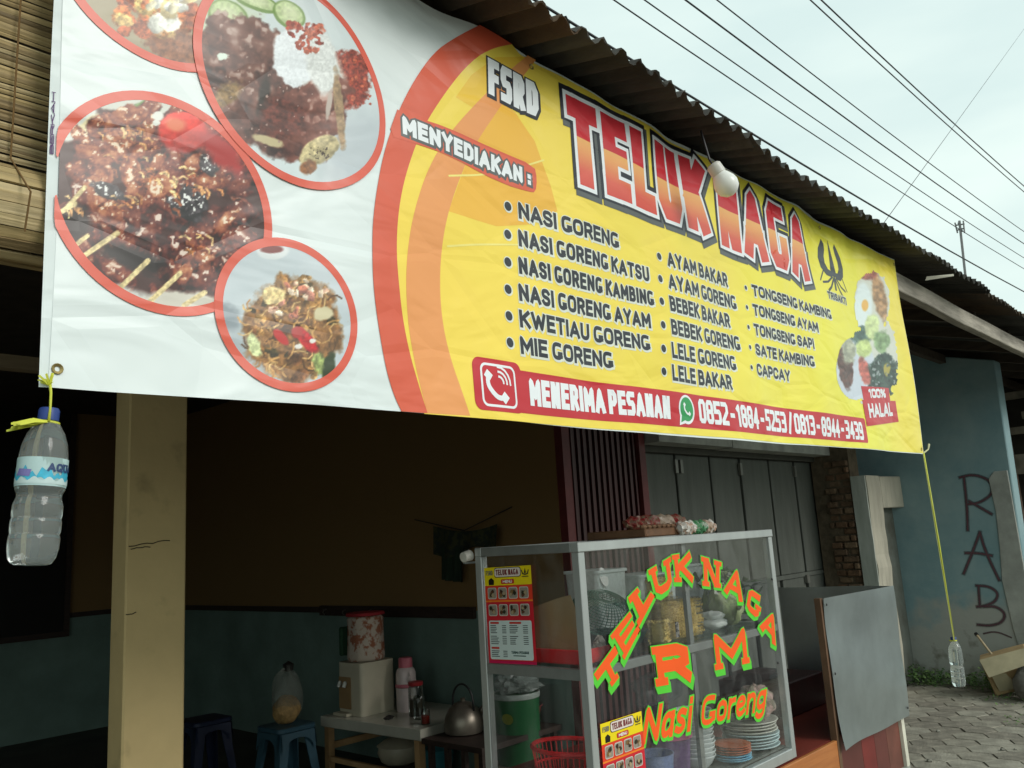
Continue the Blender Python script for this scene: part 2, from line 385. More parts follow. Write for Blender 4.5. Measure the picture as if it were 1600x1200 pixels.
for j in range(-4, 18):
    for i in range(-24, 62):
        x = i * dx + (j % 2) * dx / 2; y = j * dy
        if x > 13 or y > 3.05 or y < -.9 or x < -5: continue
        if x > 8.45 and y > 1.9: continue
        px, py = proj((x, y, 0)) if (x * fwd[0] + y * fwd[1] - 1.5 * fwd[2]) > .2 else (-999, 9999)
        vis = 1380 < px < 1640 and 1040 < py < 1230
        cells.append((not vis, math.hypot(x, y), x, y))
cells.sort()
far = MB()
for n_, (nv, d, x, y) in enumerate(cells):
    zz = random.uniform(-.005, 0); rot = (random.uniform(-.012, .012), random.uniform(-.012, .012), random.uniform(-.03, .03) + random.choice((0, 1, 2, 3)) * math.pi / 3)
    if n_ < 280: inst(random.choice(pav_me), 'paver', (x, y, zz), pavement, rot)
    else:
        r = .116; far.add([(x + r * math.cos(R_(60 * i + 30)), y + r * math.sin(R_(60 * i + 30)), zz) for i in range(6)], [tuple(range(6))])
tag(far.build('paver', M_pav[0], pavement), kind='stuff')
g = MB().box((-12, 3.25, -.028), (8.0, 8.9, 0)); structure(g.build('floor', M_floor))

# ---- shop interior walls (two-tone paint), ceiling
def two_tone(name, lo, hi, h, axis='z'):
    if name in MATS: return MATS[name]
    m = mat(name, lo, .85, var=.18, scale=2.5, bump=.25, bscale=25); n = m.node_tree; b = n.nodes['Principled BSDF']
    r = [x for x in n.nodes if x.type == 'VALTORGB'][0]
    t = n.nodes.new('ShaderNodeNewGeometry'); s_ = n.nodes.new('ShaderNodeSeparateXYZ'); n.links.new(t.outputs['Position'], s_.inputs[0])
    g_ = n.nodes.new('ShaderNodeMath'); g_.operation = 'GREATER_THAN'; g_.inputs[1].default_value = h; n.links.new(s_.outputs[2], g_.inputs[0])
    mx = n.nodes.new('ShaderNodeMixRGB'); mx.inputs[2].default_value = (*hi, 1)
    n.links.new(g_.outputs[0], mx.inputs[0]); n.links.new(r.outputs[0], mx.inputs[1]); n.links.new(mx.outputs[0], b.inputs['Base Color'])
    return m
M_wall = two_tone('shop_wall_paint', (.16, .235, .205), (.23, .135, .05), 1.06)
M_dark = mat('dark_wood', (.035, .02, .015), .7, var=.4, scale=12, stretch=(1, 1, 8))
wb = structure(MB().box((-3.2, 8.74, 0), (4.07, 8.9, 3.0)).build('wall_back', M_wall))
MB().box((-3.2, 8.715, 1.045), (4.06, 8.738, 1.09)).build('dado_rail', M_dark, wb)
ws = structure(MB().box((4.07, 3.42, 0), (4.2, 8.74, 3.0)).build('wall_side', M_wall))
structure(MB().box((-3.35, 3.0, 0), (-3.2, 8.9, 3.0)).build('wall_far_side', M_wall))
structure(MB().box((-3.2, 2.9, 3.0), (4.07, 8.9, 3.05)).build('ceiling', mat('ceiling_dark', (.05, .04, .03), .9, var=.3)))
# the facade around the folding door
M_fac = mat('facade_plaster', (.20, .19, .165), .9, var=.35, scale=2.2, bump=.5, bscale=20)
wf = structure(MB().box((4.2, 3.36, 2.36), (8.55, 3.56, 4.3)).build('facade_wall', M_fac))
structure(MB().box((8.05, 3.36, 0), (8.55, 3.56, 2.36)).build('facade_wall', M_fac))
structure(MB().box((4.2, 3.6, 0), (8.55, 3.7, 4.3)).build('facade_wall', M_fac))
li = MB().box((4.96, 3.22, 2.12), (5.98, 3.42, 2.40)).build('lintel', mat('lintel_concrete', (.33, .34, .31), .9, var=.3, scale=5, bump=.5, bscale=25), wf)
MB().box((6.0, 3.225, 2.115), (8.0, 3.42, 2.40)).build('lintel', MATS['lintel_concrete'], wf)
MB().box((4.9, 3.38, 2.07), (8.0, 3.44, 2.118)).build('door_header', mat('header_dark', (.05, .05, .04), .8), wf)

# ---- two-tone back window with dark shutter
t = thing('shuttered_window', 'black shuttered window in the back wall of the dark shop room', 'window', (2.6, 8.70, .92))
MB().box((1.95, 8.69, .93), (3.05, 8.735, 3.0)).build('shutter', mat('black_shutter', (.008, .007, .006), .8), t)
fr = MB(); fr.box((1.90, 8.68, .88), (3.10, 8.70, .93)); fr.box((3.05, 8.68, .93), (3.10, 8.70, 3.0)); fr.box((1.90, 8.68, .93), (1.95, 8.70, 3.0))
fr.build('frame', M_dark, t)

# ---- yellow pillar
M_pil = mat('pillar_yellow', (.54, .41, .20), .75, var=.09, scale=3.5, bump=.25, bscale=18)
b = M_pil.node_tree; vor = b.nodes.new('ShaderNodeTexNoise'); vor.inputs['Scale'].default_value = 9; vor.inputs['Detail'].default_value = 8
rr = b.nodes.new('ShaderNodeValToRGB'); rr.color_ramp.elements[0].position = .60; rr.color_ramp.elements[1].position = .98
mx = b.nodes.new('ShaderNodeMixRGB'); mx.inputs[2].default_value = (.16, .13, .06, 1)
src = [l for l in b.links if l.to_socket == b.nodes['Principled BSDF'].inputs['Base Color']][0].from_socket
tco = b.nodes.new('ShaderNodeTexCoord'); b.links.new(tco.outputs['Object'], vor.inputs['Vector']); b.links.new(vor.outputs['Fac'], rr.inputs[0]); b.links.new(rr.outputs[0], mx.inputs[0]); b.links.new(src, mx.inputs[1]); b.links.new(mx.outputs[0], b.nodes['Principled BSDF'].inputs['Base Color'])
t = thing('pillar', 'yellow painted square pillar between the hanging bottle and the shop room', 'pillar', (1.36, 3.08, 0))
m = MB().box((1.248, 3.0, 0), (1.462, 3.12, 3.35)); o = m.build('shaft', M_pil, t, bevel=.006)
ck = MB()
for (x0, z0, x1, z1) in ((1.255, 1.565, 1.40, 1.578), (1.262, 1.553, 1.33, 1.56), (1.25, 1.335, 1.285, 1.338)):
    pts = [(x0 + (x1 - x0) * k / 7, 2.9985, z0 + (z1 - z0) * k / 7 + random.uniform(-.003, .003)) for k in range(8)]; ck.tube(pts, .0016, 4)
ck.build('crack', mat('crack_dark', (.03, .022, .01), .9), t)
t = thing('timber_rail', 'thin timber rail across the shop front left of the yellow pillar', 'rail', (0, 3.05, 2.15))
MB().box((-3.2, 3.02, 2.155), (1.245, 3.07, 2.20)).build('rail', mat('rail_timber', (.16, .12, .07), .8, stretch=(1, 8, 8)), t)

# ---- roof
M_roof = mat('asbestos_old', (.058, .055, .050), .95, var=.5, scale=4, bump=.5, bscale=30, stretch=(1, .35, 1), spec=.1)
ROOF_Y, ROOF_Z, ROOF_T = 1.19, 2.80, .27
def rz(y): return ROOF_Z + ROOF_T * (y - ROOF_Y)
roof = thing('corrugated_roof', 'old dark corrugated roof sloping down over the banner and the shop front', 'roof', (4, 1.1, 2.7))
X0 = -1.4; k = 0
while X0 < 15:
    wdt = .083 * 12; y0 = ROOF_Y + (.0 if X0 < 2.1 else (.02 if X0 < 5.3 else .05)) + random.uniform(-.006, .006); zoff = (k % 2) * .006 + random.uniform(0, .004)
    if 5.2 < X0 < 5.3: y0 += .01
    ns = 12 * 8; vs = []; fs = []
    ys = [y0, 2.0, 3.2, 5.6]
    for layer in (0, 1):
        for i in range(ns + 1 + 6):
            x = X0 + i * .083 / 8
            chip = random.uniform(-.005, .005) + .006 * math.sin(x * 9)
            for yi, y in enumerate(ys):
                vs.append((x, y + (chip if yi == 0 else 0), rz(y) + .0165 * math.cos(2 * math.pi * x / .083) + zoff + (.005 if layer else 0) + .004 * math.sin(x * 1.3)))
    nc = ns + 7; nr = len(ys)
    for layer in (0, 1):
        for i in range(nc - 1):
            for j in range(nr - 1):
                a = layer * nc * nr + i * nr + j; fs.append((a, a + 1, a + nr + 1, a + nr))
    for i in range(nc - 1): a = i * nr; b_ = nc * nr + a; fs.append((a, b_, b_ + nr, a + nr))
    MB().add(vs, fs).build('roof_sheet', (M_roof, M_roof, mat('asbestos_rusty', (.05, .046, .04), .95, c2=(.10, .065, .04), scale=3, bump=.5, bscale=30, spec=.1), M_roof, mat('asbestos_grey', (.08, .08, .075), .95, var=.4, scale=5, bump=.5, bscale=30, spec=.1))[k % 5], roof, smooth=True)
    X0 += wdt; k += 1
MB().add([(-1.4, 5.6, rz(5.6)), (15, 5.6, rz(5.6)), (15, 9.5, 3.1), (-1.4, 9.5, 3.1)], [(0, 1, 2, 3)]).build('rear_slope', M_roof, roof)  # unseen rear half of the roof, added to keep daylight out of the room
M_beam = mat('old_beam', (.34, .31, .26), .85, var=.45, scale=5, bump=.6, bscale=18, stretch=(.5, 4, 4))
M_raft = mat('rafter_wood', (.06, .045, .032), .85, var=.4, scale=5, stretch=(4, .5, 4))
MB().box((-1.4, 1.425, 2.69), (4.45, 1.48, 2.785)).build('eave_beam', M_beam, roof)
def beamv(x): return .004 * math.sin(x * 1.9) + .002 * math.sin(x * 5.3) - .006 * (x - 4.45)
vs = []; xs = [4.45 + i * .2 for i in range(48)]
for x in xs: vs += [(x, 1.385, 2.665 + beamv(x)), (x, 1.44, 2.665 + beamv(x)), (x, 1.44, 2.775 + beamv(x)), (x, 1.385, 2.765 + beamv(x))]
fs = [(4 * i + j, 4 * i + (j + 1) % 4, 4 * i + 4 + (j + 1) % 4, 4 * i + 4 + j) for i in range(47) for j in range(4)] + [(0, 3, 2, 1)]
MB().add(vs, fs).build('eave_beam', M_beam, roof, bevel=.004)
for x in [-1.0 + .9 * i for i in range(17)]:
    q = MB(); q.add([(x, 1.45, rz(1.45) - .11), (x + .05, 1.45, rz(1.45) - .11), (x + .05, 5.5, rz(5.5) - .11), (x, 5.5, rz(5.5) - .11),
                     (x, 1.45, rz(1.45) - .03), (x + .05, 1.45, rz(1.45) - .03), (x + .05, 5.5, rz(5.5) - .03), (x, 5.5, rz(5.5) - .03)],
                    [(0, 1, 2, 3), (4, 5, 6, 7), (0, 1, 5, 4), (1, 2, 6, 5), (2, 3, 7, 6), (3, 0, 4, 7)])
    q.build('rafter', M_raft, roof)
for y in (2.3, 3.15): MB().box((-1.4, y, rz(y) - .19), (14.5, y + .06, rz(y) - .115)).build('purlin', M_raft, roof)
# pale torn strip hanging at the sheet overlap
p0 = onY(1448, 432, 1.30); p1 = onY(1490, 428, 1.20)
q = MB().add([tuple(p0), tuple(p1), tuple(p1 - np.array([0, 0, .012])), tuple(p0 - np.array([0, -.01, .02]))], [(0, 1, 2, 3)])
q.build('loose_strip', mat('pale_strip', (.5, .48, .4), .7), roof)

# ---- red scissor gate
M_red = mat('maroon_paint', (.12, .02, .02), .55, var=.3, scale=6, bump=.2)
t = thing('folding_gate', 'maroon folding metal gate with narrow vertical pleats beside the grey doors', 'gate', (4.5, 3.42, 0))
M_mar = mat('maroon_dark', (.05, .010, .010), .5, var=.3, scale=8, stretch=(6, 1, .4)); x = 4.155; n_ = 0
while x < 4.855:                                                     # each vertical strip of the gate
    MB().box((x, 3.352 + .012 * (n_ % 2), .02), (x + .018, 3.378 + .012 * (n_ % 2), 2.36)).build('strip', M_mar, t); x += .0305; n_ += 1
MB().box((4.152, 3.40, .02), (4.868, 3.41, 2.36)).build('backing', mat('maroon_black', (.03, .006, .006), .7), t)
MB().box((4.075, 3.36, 0), (4.15, 3.42, 2.4)).build('gate_post', M_red, t)
MB().box((4.87, 3.33, 0), (4.94, 3.40, 2.4)).build('gate_post', M_red, t)

# ---- grey folding wooden doors
M_door = mat('door_grey', (.084, .092, .08), .7, var=.22, scale=3, bump=.3, bscale=15, stretch=(3, 3, .5))
t = thing('folding_door', 'weathered grey green folding door of tall panels beside the maroon gate', 'door', (6.5, 3.44, 0))
bx = [4.955, 5.03, 5.48, 5.99, 6.48, 7.0, 7.5, 8.0]
for a, b_ in zip(bx[:-1], bx[1:]):
    yy = 3.44 + random.uniform(-.006, .006)
    dp = MB().box((a + .018, yy, 1.075), (b_ - .018, yy + .03, 2.07)).build('door_panel', M_door, t, bevel=.004)
    if b_ - a > .2: MB().box((a + .03, yy + .002, .12), (b_ - .03, yy + .03, 1.035)).build('door_panel', M_door, t, bevel=.004)
MB().box((4.955, 3.43, 1.037), (8.0, 3.455, 1.073)).build('middle_rail', M_door, t)
MB().box((4.955, 3.48, .0), (8.05, 3.50, 2.1)).build('backing', mat('door_gap', (.015, .015, .012), .9), t)
for x in (5.45, 5.52, 6.44, 7.46):
    MB().box((x, 3.415, 1.93), (x + .035, 3.438, 2.03)).build('hinge', mat('old_steel', (.2, .2, .18), .5, .6), dp)
MB().box((7.44, 3.41, .98), (7.49, 3.44, 1.05)).build('bolt', MATS['old_steel'], dp)

# ---- broken brick jamb and concrete column
M_br = [mat('brick_a', (.13, .075, .042), .95, var=.4, scale=14, bump=.8, bscale=50), mat('brick_b', (.11, .07, .042), .95, var=.4, scale=14, bump=.8, bscale=50), mat('brick_c', (.15, .10, .06), .95, var=.4, scale=14, bump=.8, bscale=50)]
jb = thing('brick_jamb', 'broken brick jamb with bare bricks between grey door and concrete column', 'wall', (7.83, 3.2, 0))
MB().box((7.83, 3.06, 0), (8.04, 3.42, 2.2)).build('mortar_core', mat('old_mortar', (.10, .078, .05), .95, var=.4, scale=12, bump=1, bscale=30), jb)
z = .02; r_ = 0
while z < 2.05:
    y = 3.065 - (r_ % 2) * .06
    while y < 3.30:
        ln = random.uniform(.10, .15); y1 = min(y + ln, 3.30); y0 = max(y, 3.065)
        if y1 - y0 > .03:
            dpt = random.uniform(.0, .055)
            MB().box((7.832 - dpt, y0 + .005, z), (7.86, y1 - .005, z + .05)).build('brick', random.choice(M_br), jb, bevel=.006)
        y += ln + .01
    z += .062; r_ += 1
M_col = mat('column_plaster', (.50, .47, .38), .9, c2=(.34, .32, .26), scale=3.5, bump=.5, bscale=16, stretch=(3, 3, .6))
M_col2 = mat('column_whitewash', (.50, .53, .49), .9, c2=(.33, .36, .32), scale=3.5, bump=.4, bscale=16, stretch=(3, 3, .6))
t = thing('concrete_column', 'bare concrete column with a wider head beside the blue wall', 'column', (8.2, 3.1, 0))
rs_c = random.Random(8)
def rough_col(x0, x1, y0, y1, z0, z1, nz_=16, amp=.008):
    m = MB(); vs = []
    for k in range(nz_ + 1):
        z = z0 + (z1 - z0) * k / nz_; e = [rs_c.uniform(-amp, amp) for _ in range(5)]
        vs += [(x0 + e[0], y0 + e[1], z), (x1 + e[2], y0 + e[1], z + e[3] * (k == nz_)), (x1 + e[2], y1, z), (x0 + e[0], y1, z)]
    m.add(vs, [(4 * k + j_, 4 * k + (j_ + 1) % 4, 4 * k + 4 + (j_ + 1) % 4, 4 * k + 4 + j_) for k in range(nz_) for j_ in range(4)] + [(0, 3, 2, 1), (4 * nz_, 4 * nz_ + 1, 4 * nz_ + 2, 4 * nz_ + 3)]); return m
rough_col(7.812, 8.14, 2.92, 3.055, 0, 1.90).build('shaft', M_col, t)
rough_col(7.796, 7.811, 2.922, 3.052, 0, 1.90, 16, .002).build('whitewashed_edge', M_col2, t)
MB().prism([(8.152, 2.918), (8.545, 2.862), (8.545, 3.05), (8.152, 3.05)], 1.60, 1.895, lambda p, d: (p[0], p[1], d)).build('head', M_col, t, bevel=.008)
MB().box((8.155, 2.98, 0), (8.545, 3.05, 1.597)).build('skirt', mat('shaded_plaster', (.17, .19, .17), .9, c2=(.10, .10, .08), scale=4, bump=.6), t)  # strip beside the blue wall; its shade is put into the dark grey-green colour

# ---- blue wall with graffiti
M_blue = mat('blue_wall', (.165, .285, .315), .88, c2=(.28, .385, .40), scale=2.2, bump=.5, bscale=14)
n = M_blue.node_tree; bs = n.nodes['Principled BSDF']; src = [l for l in n.links if l.to_socket == bs.inputs['Base Color']][0].from_socket
geo = n.nodes.new('ShaderNodeNewGeometry'); sx = n.nodes.new('ShaderNodeSeparateXYZ'); n.links.new(geo.outputs['Position'], sx.inputs[0])
nz_ = n.nodes.new('ShaderNodeTexNoise'); nz_.inputs['Scale'].default_value = 3.2; nz_.inputs['Detail'].default_value = 7; n.links.new(geo.outputs['Position'], nz_.inputs['Vector'])
# bare weathered plaster low on the wall (flaked paint) : height + noise
ma = n.nodes.new('ShaderNodeMath'); ma.operation = 'MULTIPLY_ADD'; ma.inputs[1].default_value = -1.15; ma.inputs[2].default_value = 1.06; n.links.new(sx.outputs[2], ma.inputs[0])
mb_ = n.nodes.new('ShaderNodeMath'); mb_.operation = 'MULTIPLY_ADD'; mb_.inputs[1].default_value = 1.1; n.links.new(nz_.outputs['Fac'], mb_.inputs[0]); n.links.new(ma.outputs[0], mb_.inputs[2])
rp = n.nodes.new('ShaderNodeValToRGB'); rp.color_ramp.elements[0].position = .80; rp.color_ramp.elements[1].position = 1.0; n.links.new(mb_.outputs[0], rp.inputs[0])
mx = n.nodes.new('ShaderNodeMixRGB'); mx.inputs[2].default_value = (.36, .37, .34, 1); n.links.new(rp.outputs[0], mx.inputs[0]); n.links.new(src, mx.inputs[1])
# damp dark stains at the foot
rp2 = n.nodes.new('ShaderNodeValToRGB'); rp2.color_ramp.elements[0].position = .46; rp2.color_ramp.elements[1].position = .62
nz2 = n.nodes.new('ShaderNodeTexNoise'); nz2.inputs['Scale'].default_value = 5.5; nz2.inputs['Detail'].default_value = 8; n.links.new(geo.outputs['Position'], nz2.inputs['Vector'])
mc = n.nodes.new('ShaderNodeMath'); mc.operation = 'MULTIPLY_ADD'; mc.inputs[1].default_value = -.35; n.links.new(sx.outputs[2], mc.inputs[0]); n.links.new(nz2.outputs['Fac'], mc.inputs[2]); n.links.new(mc.outputs[0], rp2.inputs[0])
mx2 = n.nodes.new('ShaderNodeMixRGB'); mx2.blend_type = 'MULTIPLY'; mx2.inputs[2].default_value = (.33, .30, .22, 1); n.links.new(rp2.outputs[0], mx2.inputs[0]); n.links.new(mx.outputs[0], mx2.inputs[1])
n.links.new(mx2.outputs[0], bs.inputs['Base Color'])
bw = thing('blue_wall', 'peeling blue plaster wall with dark red graffiti letters behind the right bottle', 'wall', (8.6, 2.5, 0))
m = MB(); poly = [(1.95, -.02), (3.34, -.02), (3.34, rz(3.34) - .13), (1.90, rz(1.90) - .13)]
m.prism(poly, 8.55, 8.75, lambda p, d: (d, p[0], p[1])); m.build('wall', M_blue, bw, bevel=.008)
m = MB(); poly = [(1.93, -.02), (2.04, -.02), (2.10, .5), (2.125, .9), (2.10, 1.2), (2.085, 1.5), (2.10, 1.80), (2.05, 1.86), (1.94, 1.86)]
m.prism(poly, 8.535, 8.56, lambda p, d: (d, p[0], p[1])); m.build('bare_plaster', mat('grey_plaster', (.33, .34, .31), .9, var=.2, scale=6, bump=.5, bscale=20), bw, bevel=.004)
# graffiti
M_gr = mat('spray_paint', (.07, .035, .045), .8, c2=(.14, .06, .075), scale=5)
M_gr2 = translucent('spray_mist', (.06, .03, .035), .30, .8)
def wall_pt(px, py, d=8.546):
    p = onX(px, py, d); return (p[1], p[2])
for st, tk in (([[(1506, 745), (1511, 790), (1512, 828)], [(1500, 746), (1520, 741), (1543, 748), (1551, 760), (1549, 774), (1530, 786), (1512, 788)], [(1514, 783), (1530, 792), (1549, 803)]], .026),
               ([[(1531, 832), (1520, 862), (1506, 896)], [(1531, 832), (1540, 862), (1561, 906)], [(1509, 864), (1528, 864), (1549, 868)]], .026),
               ([[(1529, 916), (1531, 948)], [(1526, 915), (1545, 916), (1560, 926), (1556, 940), (1538, 947), (1527, 948)], [(1538, 948), (1556, 947), (1571, 958), (1567, 972), (1548, 978), (1528, 976)]], .024),
               ([[(1537, 990), (1556, 986), (1580, 996)]], .012)):
    cs_ = [chaikin([wall_pt(*q) for q in s_], 2) for s_ in st]
    for wf_, dd, mt in ((2.3, 8.5475, M_gr2), (1.55, 8.5468, M_gr2), (.85, 8.546, M_gr)):
        P = []
        for c_ in cs_: P += thicken(c_, tk * wf_ * .62)
        sheet_mesh(P, lambda u, v: (dd - .001, u, v)).build('graffiti', mt, bw)
# timber clutter beyond the wall
t = thing('timber_stall', 'dark timber stall frame far right beyond the blue wall', 'stall', (11, 1.8, 0))
M_tim = mat('stall_timber', (.07, .045, .03), .85, var=.4, scale=6)
MB().box((11.6, 1.2, 0), (11.7, 5.0, 3.4)).build('back_boards', mat('stall_dark', (.03, .025, .02), .9, var=.5, scale=3), t)
for y in (1.25, 1.9, 2.4, 2.75): MB().box((10.9, y, 0), (11.0, y + .09, 3.3)).build('post', M_tim, t)
for z in (2.35, 2.75, 3.1): MB().box((10.85, 1.2, z), (10.9, 3.2, z + .08)).build('crossbeam', mat('stall_beam', (.2, .17, .13), .85, var=.4, scale=6), t)
MB().box((10.8, 1.5, 1.9), (10.86, 2.6, 2.12)).build('board', MATS['stall_beam'], t)
MB().box((10.7, 1.2, 2.5), (10.86, 2.2, 2.58)).build('board', MATS['stall_beam'], t)

# weeds
def leaf_clump(mb, c, r, n_, h):
    for _ in range(n_):
        a = random.uniform(0, 6.283); d = r * math.sqrt(random.random()); x, y = c[0] + d * math.cos(a) * 1.0, c[1] + d * math.sin(a)
        z = c[2] + random.uniform(0, h) * (1 - .5 * d / r); s_ = random.uniform(.012, .03); th = random.uniform(0, 6.28); el = random.uniform(-.3, .9)
        dv = Vector((math.cos(th) * math.cos(el), math.sin(th) * math.cos(el), math.sin(el))) * s_; sv = Vector((-math.sin(th), math.cos(th), random.uniform(-.4, .4))) * s_ * .4
        p = Vector((x, y, z)); mb.add([p, p + dv * .5 + sv, p + dv, p + dv * .5 - sv], [(0, 1, 2, 3)])
wd = MB()
for c, r, n_, h in (((8.40, 2.92, 0), .13, 420, .15), ((8.42, 2.72, 0), .12, 260, .13), ((8.44, 2.52, 0), .10, 150, .09), ((8.36, 2.30, 0), .14, 420, .17), ((8.3, 2.16, 0), .14, 420, .16), ((8.35, 2.03, 0), .12, 260, .13), ((7.9, 2.0, 0), .2, 60, .03), ((7.2, 1.7, 0), .2, 60, .03)):
    leaf_clump(wd, c, r * 1.15, int(n_ * 1.6), h * 1.25)
tag(wd.build('weeds', mat('weed_green', (.07, .16, .04), .7, c2=(.14, .22, .07), scale=9, thr=(.4, .6))), 'low green weeds growing along the foot of the blue wall', 'weeds', kind='stuff')
gd = MB(); leaf_clump(gd, (5.15, 2.05, 0), .14, 260, .20)
tag(gd.build('weeds', MATS['weed_green']), 'tuft of green weeds under the right end of the cart', 'weeds', kind='stuff')

# cardboard sacks and a stick by the wall
t = thing('cardboard_box', 'crushed brown cardboard box lying in the weeds by the blue wall', 'box', (8.2, 2.1, 0))
M_cb = mat('cardboard', (.36, .25, .12), .85, var=.2, scale=7, bump=.3)
T = Matrix.Translation((8.22, 2.06, .05)) @ Matrix.Rotation(R_(14), 4, 'Z') @ Matrix.Rotation(R_(-16), 4, 'X')
MB().box((-.14, -.19, 0), (.14, .17, .30), T).build('box_body', M_cb, t, bevel=.006)
MB().add([T @ Vector(p) for p in ((-.142, .17, .30), (-.142, -.19, .30), (-.26, -.16, .19), (-.27, .15, .17))], [(0, 1, 2, 3)]).build('flap', mat('cardboard_inner', (.48, .42, .27), .85), t)
MB().add([T @ Vector(p) for p in ((-.145, .13, .03), (-.145, .0, .02), (-.22, .02, .16), (-.23, .13, .20))], [(0, 1, 2, 3)]).build('flap', MATS['cardboard_inner'], t)
t = thing('stick', 'pale wooden stick with black tip leaning over the cardboard box', 'stick', (8.0, 2.1, 0))
a = onX(1527, 993, 8.30); b_ = onX(1582, 1066, 8.05)
MB().tube([a, (a + b_) / 2, b_], .010, 8).build('shaft', mat('bare_wood', (.40, .32, .2), .7), t, smooth=True)
MB().tube([a, a + (a - b_) * .05], .016, 8).build('tip', mat('black_plastic', (.012, .012, .012), .4), t, smooth=True)
t = thing('sack', 'grey cement sack slumped at the right picture edge', 'sack', (7.95, 1.9, 0))
crumple((8.0, 1.90, 0), .16, .13, .13, 17, .16, 12).build('sack_body', mat('sack_grey', (.16, .15, .13), .9, var=.3, scale=10, bump=.8), t, smooth='all')
for _ in range(22):
    x, y = random.uniform(5.8, 8.3), random.uniform(1.3, 2.7); s_ = random.uniform(.008, .02)
    MB().lathe([(s_, 0), (s_ * 1.1, s_ * .4), (s_ * .4, s_ * .8)], (x, y, 0), 6, fn=lambda a, z: 1 + .2 * math.sin(2 * a)).build('pebble', M_conc, pavement)

# ---- overhead wires and aerial
M_wire = mat('black_wire', (.015, .015, .02), .5)
WD = ['lowest cable just above the corrugated roof edge', 'second cable up from the corrugated roof', 'third cable up from the corrugated roof', 'fourth cable up from the corrugated roof, the thicker one', 'fifth cable up from the corrugated roof',
      'lower of the close pair of cables high at right', 'upper of the close pair of cables high at right']
WP = [((835, 0), (1589, 450), .019), ((1000, 28), (1600, 420), .011), ((1007, 0), (1600, 403), .011), ((1071, 0), (1600, 381), .015), ((1120, 0), (1600, 362), .012), ((1266, 0), (1600, 300), .015), ((1283, 0), (1600, 291), .017)]
for k, (a, b_, r) in enumerate(WP):
    A = onY(*a, 5.0); B = onY(*b_, 5.0); d = (B - A) / (B - A)[0]
    pts = []
    for i in range(25):
        x = -25 + i * 90 / 24; s_ = .0
        pts.append(A + d * (x - A[0]) + np.array([0, 0, .0009 * (x - A[0]) * (x - B[0])]))
    t = MB().tube(pts, r * .85, 6).build('overhead_wire', M_wire, smooth=True, loc=pts[0])
    tag(t, 'black overhead wire, ' + WD[k], 'cable', 'overhead wires above the roof')
A = onY(1640, -10, 9.0); B = onY(1382, 347, 5.8); d = B - A
tag(MB().tube([A, B, B + d * .15], .008, 6).build('stay_wire', M_wire, loc=A), 'thin guy wire crossing the other cables diagonally at right', 'wire')
D = 26.0
def far_pt(px, py): return onX(px, py, D)
a0 = far_pt(1509, 436); a1 = far_pt(1499, 345)
t = thing('aerial', 'thin television aerial mast standing behind the roof at right', 'antenna', a0)
MB().tube([a0 - np.array([0, 0, 6]), a0, a1], .035, 6).build('mast', mat('aerial_metal', (.2, .2, .2), .6, .5), t)
for (p, q) in (((1493, 352), (1507, 350)), ((1495, 360), (1505, 357)), ((1497, 348), (1504, 362)), ((1505, 345), (1507, 364)), ((1492, 348), (1496, 364))):
    MB().tube([far_pt(*p), far_pt(*q)], .022, 5).build('element', MATS['aerial_metal'], t)
